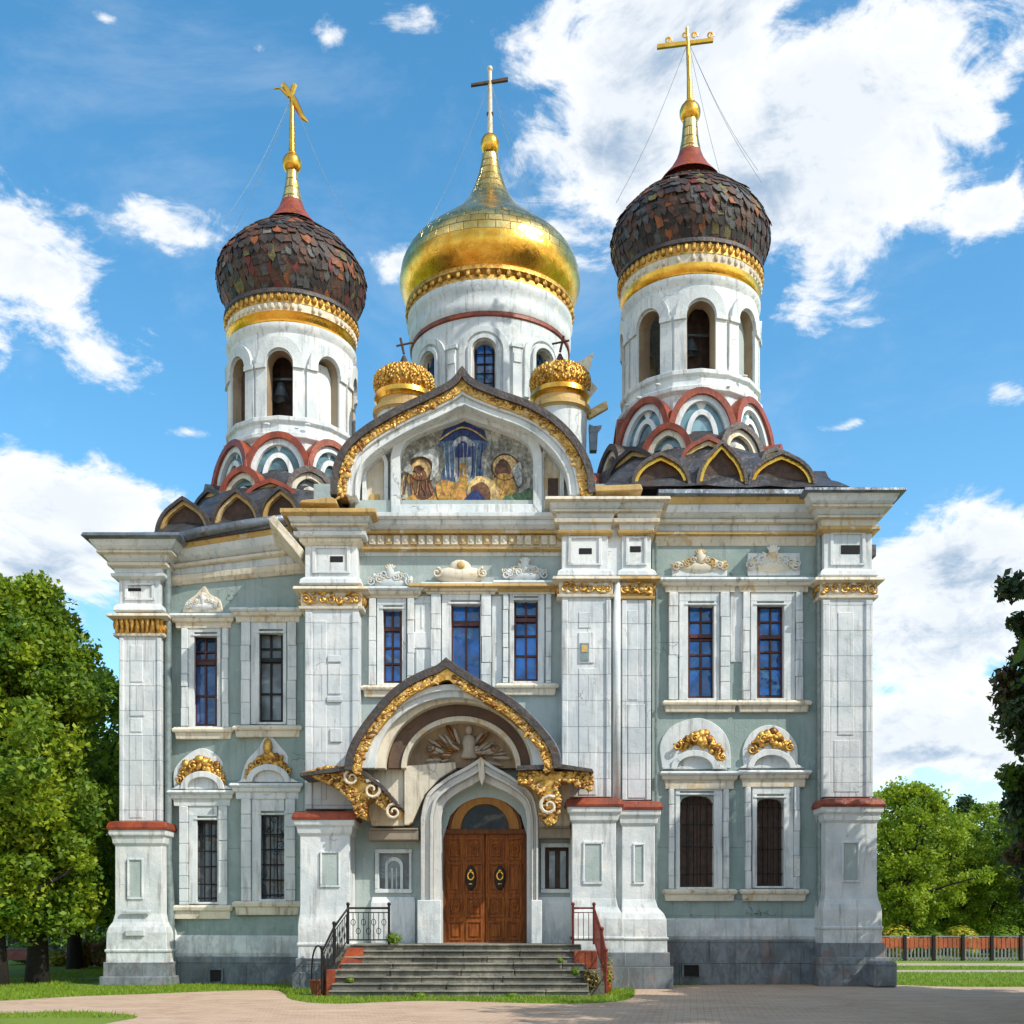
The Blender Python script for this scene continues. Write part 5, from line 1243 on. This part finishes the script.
# red cheek blocks
mb = MB(); mb.hexa([(wx(336,-2.3),-2.3,.50),(wx(362,-2.0),-2.0,.62),(wx(364,-1.6),-1.6,.98),(wx(348,-1.6),-1.6,.98),(wx(336,-2.0),-1.8,.45),(wx(362,-1.7),-1.4,.55),(wx(364,-1.4),-1.35,.96),(wx(348,-1.4),-1.35,.96)])
mb.box(wx(331,-2.6), wx(356,-2.6), -2.5, -1.4, -.02, .52, 1); mb.box(wx(326,-3), wx(334,-3), -3.05, -2.75, -.02, .55, 0)
mb.build('cheek_block', [REDP, STONE], None, .02, label='red painted cheek block under the black railing', cat='block')
mb = MB(); mb.box(wx(573,-1.6), wx(596,-1.6), -2.0, -1.5, .52, .92, 0); mb.box(wx(585,-2.4), wx(604,-2.4), -2.8, -1.5, -.02, .52, 1)
mb.build('cheek_block', [REDP, STONE], None, .02, label='red and stone cheek block under the rusty railing', cat='block')
# basket planter left
def planter(name, px, py, r0, r1, h, m, label, handle):
    x, y = gp(px, py); mb = MB(); n = 20
    root = empty(name, (x, y, 0), label, 'planter')
    mb.lathe([(r0, 0), (r0+.01, .02), (r1, h), (r1+.03, h+.005), (r1+.03, h+.03), (r1-.03, h+.03), (r1-.04, h-.04), (.01, h-.05)], x, y, n, cap=False)
    if handle:
        for k in range(n):
            a = 2*math.pi*k/n; mb.tube([(x+math.sin(a)*(r0+.01), y-math.cos(a)*(r0+.01), .02), (x+math.sin(a)*(r1+.012), y-math.cos(a)*(r1+.012), h)], .018, 5)
    mb.build('tub', m, root, auto=50)
    if handle:
        mb = MB(); mb.tube([(x-.16+.02*math.cos(t)+.16*(1-math.cos(t))-.02, y, h+.0+.75*math.sin(t)**.7) for t in [j*math.pi/14 for j in range(15)]], .02, 6); mb.build('handle', BLACKI, root)
    return root, x, y, h
planter('basket_planter', 319, 995, .13, .18, .30, plain('terracotta wicker', (.30, .09, .035), .8, 0, .5, 20), 'terracotta coloured basket with a tall black handle at the foot of the steps', True)
pl_, fx, fy, fh = planter('flower_tub', 604, 993, .14, .18, .30, plain('red bucket paint', (.38, .02, .02), .4, 0, .4, 10), 'red bucket with trailing flowers at the foot of the rusty railing', False)

# ------------------------------------------------------------------ foliage
def leafmat(name, c1, c2, trans=.35):
    m, t, b, pos = mat(name)
    info = t.node('ShaderNodeNewGeometry').outputs['Random Per Island']
    col = t.mix(info, c1, c2)
    t.put(b.inputs['Base Color'], col); b.inputs['Roughness'].default_value = .55
    tr = t.node('ShaderNodeBsdfTranslucent'); t.put(tr.inputs[0], t.mix(.5, col, (.20, .30, .03)))
    mx = t.node('ShaderNodeMixShader'); mx.inputs[0].default_value = trans
    t.l.new(b.outputs[0], mx.inputs[1]); t.l.new(tr.outputs[0], mx.inputs[2])
    t.l.new(mx.outputs[0], m.node_tree.nodes['Material Output'].inputs[0]); return m
LEAF = dict(dark=leafmat('dark lime leaves', (.045, .115, .007), (.10, .21, .011), .4), mid=leafmat('linden leaves', (.10, .20, .010), (.21, .31, .018), .42),
            lime=leafmat('fresh maple leaves', (.26, .38, .014), (.42, .50, .03), .5), fir=leafmat('fir needles', (.018, .045, .016), (.035, .075, .028), .15), rust=leafmat('russet leaves', (.045, .03, .015), (.085, .05, .02), .2))
BARK = plain('tree bark', (.030, .023, .018), .9, 0, .5, 12, .03)
def leaves_mesh(name, C, SZ, seed, mats, mi, aspect=1.0):
    g = np.random.default_rng(seed); n = len(C)
    nrm_ = g.normal(size=(n, 3)); nrm_[:, 2] += .8; nrm_ /= np.linalg.norm(nrm_, axis=1)[:, None]
    a = np.cross(nrm_, g.normal(size=(n, 3))); a /= np.linalg.norm(a, axis=1)[:, None]; b = np.cross(nrm_, a)
    sz = SZ*g.uniform(.7, 1.3, n); a = a*sz[:, None]; b = b*(sz*.6*aspect)[:, None]
    V = np.stack([C-a, C-b*1., C+a, C+b], 1).reshape(-1, 3)
    me = bpy.data.meshes.new(name); me.vertices.add(4*n); me.vertices.foreach_set('co', V.ravel())
    me.loops.add(4*n); me.loops.foreach_set('vertex_index', np.arange(4*n, dtype=np.int32))
    me.polygons.add(n); me.polygons.foreach_set('loop_start', np.arange(0, 4*n, 4, dtype=np.int32)); me.polygons.foreach_set('loop_total', np.full(n, 4, dtype=np.int32))
    for m in mats: me.materials.append(m)
    me.polygons.foreach_set('material_index', mi.astype(np.int32)); me.update(); me.validate()
    return me
def tree_meshes(seed, H, r, trunk_h, nleaf, size, mats, weights, shape='round', trunk_r=.22):
    """meshes with the base at the origin"""
    g = np.random.default_rng(seed); q = random.Random(seed)
    ncl = {'cone': 190, 'tall': 260}.get(shape, 190); cl = []; mb = MB()
    top = H
    mb.tube([(0, 0, -.1), (.03, .02, trunk_h*.6), (q.uniform(-.1, .1), q.uniform(-.1, .1), trunk_h*1.2), (q.uniform(-.2, .2), 0, H*.8)], [trunk_r*1.35, trunk_r, trunk_r*.8, trunk_r*.2], 9)
    while len(cl) < ncl:
        if shape == 'cone':
            h = q.random()**1.3; z = trunk_h*.5+(H-trunk_h*.5)*h; rr = r*(1-h)**.8*math.sqrt(q.uniform(.25, 1)); a = q.uniform(0, 6.283)
            cl.append((rr*math.cos(a), rr*math.sin(a), z, r*.26*(1.1-h)))
        else:
            a = q.uniform(0, 6.283); h = q.random()
            if shape == 'tall': env = (math.sin(math.pi*min(1, h*.9+.12)))**.6*(1-.35*h)
            else: env = math.sqrt(max(.02, 1-(2*h-1)**2))**.9
            bump = 1+.22*math.sin(a*3+seed)*math.sin(h*7+seed)+q.uniform(-.15, .12)
            rr = r*env*bump*q.random()**.5; z = trunk_h*.85+(H-trunk_h*.85)*h
            cl.append((rr*math.cos(a), rr*math.sin(a), z, r*q.uniform(.09, .23)))
    for c in cl[:22]:
        zb = q.uniform(trunk_h*.7, trunk_h+(c[2]-trunk_h)*.6) if c[2] > trunk_h else trunk_h*.8
        mb.tube([(0, 0, zb), (c[0]*.5, c[1]*.5, zb+(c[2]-zb)*.6), c[:3]], [trunk_r*.42, trunk_r*.25, .02], 6)
    CC = []; MI = []
    per = nleaf//ncl
    for k, (x, y, z, cr) in enumerate(cl):
        p = g.normal(size=(per, 3)); p /= np.linalg.norm(p, axis=1)[:, None]; p *= (g.random(per)**.5)[:, None]*cr*1.2
        p[:, 2] *= .8; p += np.array([x, y, z]); CC.append(p); mi_ = q.choices(range(len(mats)), weights)[0]
        m_ = np.full(per, mi_); flip = g.random(per) < .18; m_[flip] = g.integers(0, len(mats), flip.sum()); MI.append(m_)
    C = np.concatenate(CC); MI = np.concatenate(MI)
    me = leaves_mesh('crown', C, size, seed, mats, MI)
    tm = bpy.data.meshes.new('trunk'); tm.from_pydata(mb.v, [], mb.f); tm.materials.append(BARK); tm.polygons.foreach_set('use_smooth', [True]*len(tm.polygons))
    return tm, me
def plant_tree(meshes, x, y, sc, rot, name, label, cat='tree', group=None, sz=1.):
    root = bpy.data.objects.new(name, None); COL.objects.link(root); root.location = (x, y, 0); root.rotation_euler = (0, 0, rot); root.scale = (sc, sc, sc*sz)
    tagp(root, label, cat, group)
    for nm, me in zip(('trunk', 'crown'), meshes):
        o = bpy.data.objects.new(nm, me); COL.objects.link(o); o.parent = root
    return root
T_A = tree_meshes(1, 11.0, 2.7, 1.9, 46000, .085, [LEAF['dark'], LEAF['mid'], LEAF['lime']], (3, 5, 5), 'tall', .26)
T_B = tree_meshes(2, 8, 2.9, 1.8, 30000, .09, [LEAF['mid'], LEAF['lime'], LEAF['dark']], (1, 8, 0), 'round', .2)
T_C = tree_meshes(3, 9, 3.0, 1.6, 26000, .10, [LEAF['mid'], LEAF['dark'], LEAF['lime']], (4, 2, 3), 'round', .22)
T_D = tree_meshes(4, 12, 2.4, 1.5, 30000, .10, [LEAF['fir'], LEAF['rust']], (5, 1), 'cone', .22)
T_E = tree_meshes(6, 12, 2.4, 2.4, 60000, .095, [LEAF['fir'], LEAF['rust'], LEAF['dark']], (5, 1, 2), 'tall', .22)
T_F = tree_meshes(5, 12, 3.2, 1., 24000, .13, [LEAF['fir'], LEAF['dark']], (5, 2), 'tall', .25)
GT = 'trees around the church'
def at_px(px, d): return ((px-HX)*d/F, d-D)
for me, px, d, sc, rot, nm, lb, sz in (
    (T_A, 37, 28.8, .92, .3, 'linden_tree', 'tall dark green linden whose trunk stands nearest the left corner pilaster', 1.),
    (T_A, -4, 27.5, .93, 2.1, 'linden_tree', 'dark leafed linden with its thick trunk at the left edge of the photo', .95),
    (T_C, -60, 31, 1.1, 1.2, 'linden_tree', 'linden mostly outside the left edge behind the thick trunk', 1.05),
    (T_B, 75, 37, 1.05, 2.0, 'linden_tree', 'brighter linden showing through behind the two dark left trunks', 1.15),
    (T_C, 120, 45, 1.05, 4.0, 'linden_tree', 'linden close behind the left corner pilaster', .9),
    (T_C, 20, 52, 1.3, 1.0, 'linden_tree', 'far linden filling the gap behind the leftmost trunk', 1.),
    (T_B, 908, 48, .90, .5, 'maple_tree', 'bright yellow green maple right beside the right corner pilaster', 1.),
    (T_B, 946, 52, .72, 2.6, 'maple_tree', 'small rounded lime green maple in front of the orange fence', .95),
    (T_C, 985, 54, .78, 1.1, 'maple_tree', 'mid green maple second from the right edge', 1.),
    (T_C, 1030, 50, .72, 3.3, 'maple_tree', 'mid green maple cut by the right edge of the photo', 1.),
    (T_B, 965, 62, .80, 4.6, 'maple_tree', 'pale green maple further back between the two lime maples', 1.),
    (T_F, 940, 84, .95, 0., 'cypress_tree', 'tall dark blue green tree on the far skyline, left of two', .9),
    (T_F, 966, 86, .97, 2., 'cypress_tree', 'tall dark blue green tree on the far skyline, right of two', .92),
    (T_C, 900, 75, 1.1, 2.2, 'maple_tree', 'far green tree mostly hidden by the right corner pilaster', .9),
    (T_C, 1040, 80, 1.1, .2, 'maple_tree', 'far green tree behind the conifer at the right edge', .85),
    ): x, y = at_px(px, d); plant_tree(me, x, y, sc, rot, nm, lb, 'tree', GT, sz)
x, y = at_px(1092, 23.5); plant_tree(T_E, x, y, .88, 1., 'fir_tree', 'dark drooping conifer cut by the right edge of the photo', 'tree', GT, 1.13)
# neighbours outside the frame to the right which shade the forecourt
plant_tree(T_B, 12.8, -10.0, 1.2, 4.1, 'maple_tree', 'unseen maple added for denser shade right of the forecourt, between two lindens', 'tree', GT, 1.)  # added out of view so its crown deepens the shade on the paving
plant_tree(T_C, 10.6, -13.0, 1.1, 2.5, 'linden_tree', 'broad linden standing on the forecourt right of the photo', 'tree', GT, 1.)
plant_tree(T_C, 14.6, -7.6, 1.15, .4, 'linden_tree', 'second broad linden standing further right of the forecourt', 'tree', GT, 1.)

# ================================================================== GROUND
def grassmat():
    m, t, b, pos = mat('lawn')
    f = t.ramp(t.noise(pos, .35, 5, .6), .35, .65); g = t.ramp(t.noise(pos, 9, 6, .7), .35, .7)
    col = t.mix(g, t.mix(f, (.13, .25, .012), (.20, .30, .016)), t.mix(f, (.08, .15, .008), (.20, .27, .03)))
    t.put(b.inputs['Base Color'], col); b.inputs['Roughness'].default_value = .9; t.put(b.inputs['Normal'], t.bump(t.noise(pos, 30, 5, .7), .05)); return m
GRASS = grassmat()
def paving():
    m, t, b, pos = mat('brick paving')
    mp = t.node('ShaderNodeMapping'); t.put(mp.inputs[0], pos); mp.inputs['Rotation'].default_value = (0, 0, R(9))
    br = t.node('ShaderNodeTexBrick'); t.put(br.inputs['Vector'], mp.outputs[0]); br.inputs['Scale'].default_value = 1
    br.inputs['Brick Width'].default_value = .24; br.inputs['Row Height'].default_value = .12; br.inputs['Mortar Size'].default_value = .006; br.inputs['Mortar Smooth'].default_value = .4
    br.inputs['Color1'].default_value = (.58, .405, .275, 1); br.inputs['Color2'].default_value = (.44, .295, .20, 1); br.inputs['Mortar'].default_value = (.16, .11, .08, 1)
    f = t.ramp(t.noise(pos, .7, 6, .65, .4), .35, .65)
    col = t.mix(t.m('MULTIPLY', f, .6), br.outputs['Color'], (.57, .42, .30))
    sand = t.ramp(t.noise(stretch(t, pos, (.25, 1.6, 1)), 1.3, 6, .7, .5), .52, .66); col = t.mix(t.m('MULTIPLY', sand, .55), col, (.64, .49, .36))
    dk = t.ramp(t.noise(stretch(t, pos, (.4, 2.2, 1)), 2.1, 6, .7, .5), .56, .7); col = t.mix(t.m('MULTIPLY', dk, .45), col, (.28, .20, .155))
    gr = t.ramp(t.noise(pos, 90, 3, .6), .55, .75); col = t.mix(t.m('MULTIPLY', gr, .4), col, (.17, .13, .10))
    t.put(b.inputs['Base Color'], col); b.inputs['Roughness'].default_value = .85
    h = t.m('ADD', t.m('MULTIPLY', br.outputs['Fac'], -.6), t.noise(pos, 40, 5, .7)); t.put(b.inputs['Normal'], t.bump(h, .012)); return m
PAVE = paving(); SAND = plain('pale footpath', (.42, .36, .29), .9, 0, .2, 3)
def sheet(name, pts, z, m, kind='structure', label=None):
    me = bpy.data.meshes.new(name); me.from_pydata([(x, y, 0) for x, y in pts], [], [tuple(range(len(pts)))]); me.materials.append(m)
    bm = bmesh.new(); bm.from_mesh(me); bmesh.ops.triangulate(bm, faces=bm.faces); bmesh.ops.recalc_face_normals(bm, faces=bm.faces)
    for f_ in bm.faces:
        if f_.normal.z < 0: f_.normal_flip()
    bm.to_mesh(me); bm.free(); o = bpy.data.objects.new(name, me); COL.objects.link(o); o.location = (0, 0, z); tagp(o, label, None, None, kind); return o
sheet('ground', [(-600, -80), (600, -80), (600, 1500), (-600, 1500)], 0, GRASS)
def smoothline(pts, n=4): return spline(pts, n)
top = [(-60,1001),(0,1001),(70,997),(150,994),(230,991),(278,991),(292,1000),(335,1004),(430,1001),(560,1004),(628,1000),(640,987),(700,985),(800,984),(890,985),(960,987),(1100,987)]
tp = [gp(a, b) for a, b in smoothline(top)]
sheet('forecourt_paving', tp+[(60, tp[-1][1]), (60, -60), (-60, -60), (-60, tp[0][1])], .004, PAVE)
lawn = [gp(a, b) for a, b in smoothline([(-60,1014),(0,1014),(60,1012),(105,1013),(138,1017),(110,1023),(70,1032),(0,1040),(-60,1042)])]
sheet('lawn_island', lawn, .008, GRASS)
for y0, y1 in ((963.3, 966), (970.2, 972.4)):
    sheet('footpath', [gp(886, y0), gp(1400, y0), gp(1400, y1), gp(886, y1)], .004, SAND)
sheet('footpath', [gp(-300, 982.2), gp(-300, 980.6), gp(108, 977.8), gp(108, 979)], .004, SAND)
# grass blades near the camera
g = np.random.default_rng(3)
def in_poly(P, poly):
    x, y = P[:, 0], P[:, 1]; c = np.zeros(len(P), bool); n = len(poly)
    for i in range(n):
        (x1, y1), (x2, y2) = poly[i], poly[(i+1) % n]
        if y1 == y2: continue
        m_ = ((y1 > y) != (y2 > y)) & (x < (x2-x1)*(y-y1)/(y2-y1)+x1); c ^= m_
    return c
pave_poly = tp+[(60, tp[-1][1]), (60, -60), (-60, -60), (-60, tp[0][1])]
N = 230000
P = np.stack([g.uniform(-14, 17, N), g.uniform(-8.6, 14, N)], 1)
okk = ~in_poly(P, pave_poly) | in_poly(P, lawn)
okk &= ~((P[:, 0] > -9.3) & (P[:, 0] < 9.0) & (P[:, 1] > 1.0)); okk &= ~((P[:, 0] > -4.5) & (P[:, 0] < 1.95) & (P[:, 1] > -3.4)) & ~((P[:, 0] > -11) & (P[:, 0] < -8.4) & (P[:, 1] > .3)&(P[:,1]<3)) 
for y0, y1 in ((963., 966.2), (970., 972.6)):
    ya, yb = gp(900, y1)[1], gp(900, y0)[1]; okk &= ~((P[:, 1] > ya) & (P[:, 1] < yb) & (P[:, 0] > 8))
edge = (P[:, 1] < 1) | (g.random(N) < .45)
P = P[okk & edge]; n = len(P)
h = g.uniform(.03, .085, n); a = g.uniform(0, 6.283, n); w_ = .011; tilt = g.normal(size=(n, 2))*.03
V = np.zeros((n, 3, 3)); V[:, 0, :2] = P-np.stack([np.cos(a), np.sin(a)], 1)*w_; V[:, 1, :2] = P+np.stack([np.cos(a), np.sin(a)], 1)*w_; V[:, 2, :2] = P+tilt; V[:, 2, 2] = h
me = bpy.data.meshes.new('grass'); me.vertices.add(3*n); me.vertices.foreach_set('co', V.ravel()); me.loops.add(3*n); me.loops.foreach_set('vertex_index', np.arange(3*n, dtype=np.int32))
me.polygons.add(n); me.polygons.foreach_set('loop_start', np.arange(0, 3*n, 3, dtype=np.int32)); me.polygons.foreach_set('loop_total', np.full(n, 3, dtype=np.int32)); me.update(); me.validate()
me.materials.append(leafmat('grass blades', (.15, .28, .010), (.28, .38, .02), .4)); o = bpy.data.objects.new('grass', me); COL.objects.link(o); tagp(o, 'short green grass on the lawn around the church', 'grass', None, 'stuff')
# concrete block by right corner
mb = MB(); x, y = gp(872, 984)
mb.box(wx(871, 0), wx(894, 0), -.25, .75, 0, wz(961, 0)); mb.build('concrete_block', GRANITE, None, .05, label='rough grey block at the foot of the right corner pilaster', cat='block')
# tufts / bushes
def bush(x, y, r, h, lm, label, flowers=None, seed=0, name='bush', n=1600, sz=.035, group=None):
    g = np.random.default_rng(seed); p = g.normal(size=(n, 3)); p /= np.linalg.norm(p, axis=1)[:, None]; p *= (g.random(n)**.4)[:, None]; p = p*np.array([r, r, h/2])+np.array([0, 0, h/2])
    mats = [lm]+([flowers] if flowers else []); mi = (g.random(n) < (.35 if flowers else 0)).astype(int)
    me = leaves_mesh(name, p, sz, seed, mats, mi); o = bpy.data.objects.new(name, me); COL.objects.link(o); o.location = (x, y, 0)
    return tagp(o, label, 'bush', group)
FLR = plain('red petals', (.45, .025, .02), .6); FLY = plain('yellow petals', (.55, .38, .04), .6); FLP = plain('pink petals', (.55, .22, .20), .6)
def tuft(x, y, z, r, h, lm, label, fl=None, seed=1, name='weed_tuft'):
    o = bush(x, y, r, h, lm, label, fl, seed, name, 420, .03); o.location.z = z; o['category'] = 'plant'
tuft(wx(394, -1.3), -1.35, 1.05, .2, .28, LEAF['mid'], 'green weeds growing where the black railing meets the landing', None, 2)
tuft(fx, fy, fh-.06, .17, .32, LEAF['lime'], 'trailing red and green flowers in the red bucket', FLR, 3, 'flower_plant')
tuft(wx(607, -2.7), -2.7, 0, .16, .9, LEAF['lime'], 'climbing plant with red flowers on the lower rusty railing', FLR, 4, 'climbing_plant')
tuft(wx(588, -2.4), -2.9, .1, .2, .5, LEAF['rust'], 'dry yellow flowers on the right end of the steps', FLY, 5, 'flower_plant')
for k, (px, Yk, zk, r_, h_) in enumerate(((350,-2.9,.27,.09,.12),(420,-3.45,0,.16,.10),(512,-3.46,0,.14,.09),(560,-2.2,.67,.07,.1),(575,-2.75,.42,.10,.16))):
    tuft(wx(px, Yk), Yk, zk, r_, h_, LEAF['mid'], ('small weed in a joint at the left end of the second step', 'low weed along the foot of the steps left of the middle', 'low weed along the foot of the steps right of the middle', 'tiny weed high up at the right end of the steps', 'weed in a joint at the right end of the third step')[k], None, 60+k)
# --- right fence
OR = plain('orange fence panel', (.42, .10, .035), .7, 0, .4, 2); FW = plain('grey baluster paint', (.22, .23, .235), .7, 0, .4, 5); FD = plain('dark hedge base', (.03, .035, .035), .9)
Yf = 44.5-D
fen = empty('park_fence', (at_px(960, 44.5)[0], Yf, 0), 'orange topped park fence with pale balusters behind the right lawn', 'fence')
for k in range(8):
    x0, x1 = at_px(876+k*29, 44.5)[0], at_px(876+k*29+28, 44.5)[0]
    mb = MB()
    for j in range(6): mb.box(x0+.02+j*(x1-x0-.04)/6, x0+(j+1)*(x1-x0-.04)/6, Yf, Yf+.05, .45+rnd.uniform(0, .06), .90+rnd.uniform(-.03, .03))
    mb.build('panel', OR, fen, .01)
    mb = MB()
    for j in range(7): mb.box(x0+.08+j*(x1-x0-.1)/7, x0+.08+j*(x1-x0-.1)/7+.06, Yf+.01, Yf+.06, 0, .5)
    mb.box(x0, x1, Yf-.01, Yf+.07, .08, .13); mb.build('baluster_row', FW, fen)
    mb = MB(); mb.box(x0-.07, x0+.05, Yf-.06, Yf+.1, 0, 1.02); mb.build('post', BLACKI, fen, .01)
    mb = MB(); mb.box(x0, x1, Yf-.02, Yf+.1, .93, .98); mb.build('rail', FW, fen)
for k, (px, d, r, h, fl, lb) in enumerate(((895, 47, .9, 1.5, FLY, 'flowering shrub with yellow blossom behind the fence beside the church'), (922, 48, 1., 1.3, None, 'round green shrub behind the left part of the orange fence'), (960, 48, .8, 1.4, FLY, 'yellow shrub peeking over the middle of the orange fence'), (1003, 49, 1.1, 1.5, None, 'green shrub behind the right end of the orange fence'))):
    x, y = at_px(px, d); bush(x, y, r, h, LEAF['lime'] if k % 2 == 0 else LEAF['mid'], lb, fl, k+20, n=2600, sz=.07, group='shrubs behind the fences')
# far dark hedge mass
def hedge(x0, x1, y, h, n, seed, label):
    g = np.random.default_rng(seed); p = np.stack([g.uniform(x0, x1, n), y+g.normal(size=n)*.8, g.random(n)**.8*h*(.8+.2*np.sin(g.uniform(0, 6, n)))], 1)
    me = leaves_mesh('hedge', p, .16, seed, [LEAF['dark'], LEAF['fir'], LEAF['mid']], g.integers(0, 3, n)); o = bpy.data.objects.new('hedge', me); COL.objects.link(o); tagp(o, label, 'hedge', None)
hedge(14, 44, 40, 2.6, 16000, 1, 'long dark hedge behind the orange park fence')
hedge(-48, -12, 34, 2.4, 16000, 2, 'long dark hedge behind the left trees and red tents')
# --- left background
YL = 40-D; PK = plain('faded pink render', (.36, .13, .11), .8, 0, .4, 2)
lw = empty('garden_wall', (at_px(50, 40)[0], YL, 0), 'low faded pink garden wall with dark posts behind the left trunks', 'wall')
for k in range(5):
    x0, x1 = at_px(-22+k*26, 40)[0], at_px(-22+k*26+24, 40)[0]
    mb = MB(); mb.box(x0, x1, YL, YL+.15, .18, .55); mb.box(x0, x1, YL-.03, YL+.18, .55, .6, 1); mb.build('panel', [PK, FW], lw, .01)
    mb = MB(); mb.box(x1-.02, x1+.12, YL-.05, YL+.2, 0, .68); mb.build('post', BLACKI, lw, .01)
for k, (px, d, r, h, fl, lb) in enumerate(((84, 38, .62, 1.0, FLR, 'red flowering bush between the linden trunk and the church'), (104, 38, .55, 1.0, FLP, 'pink flowering bush right against the left corner of the church'), (30, 41, .8, .9, None, 'low green bush behind the pink garden wall'), (57, 39, .5, .6, FLY, 'small yellow flowered bush beside the second trunk'))):
    x, y = at_px(px, d); bush(x, y, r, h, LEAF['mid'], lb, fl, k+40, n=2200, sz=.06, group='shrubs behind the fences')
for k, (px, d, w_, h_, lb) in enumerate(((66, 46, 2.6, 1.9, 'pale peaked tent behind the pink wall and right of the trunk'), (26, 48, 3., 2.2, 'pale peaked tent between the two left trunks'))):
    x, y = at_px(px, d); rt = empty('market_tent', (x, y, 0), lb, 'tent', 'tents behind the garden wall')
    mb = MB(); a = w_/2; mb.add([(x-a, y-a, h_*.62), (x+a, y-a, h_*.62), (x+a, y+a, h_*.62), (x-a, y+a, h_*.62), (x, y, h_)], [(0, 1, 4), (1, 2, 4), (2, 3, 4), (3, 0, 4), (3, 2, 1, 0)]); mb.build('canopy', [plain('tent canvas', (.55, .48, .42), .8)], rt)
    for sx in (-1, 1):
        for sy in (-1, 1): mb = MB(); mb.tube([(x+sx*a*.95, y+sy*a*.95, 0), (x+sx*a*.95, y+sy*a*.95, h_*.63)], .04, 6); mb.build('pole', ZINC, rt)
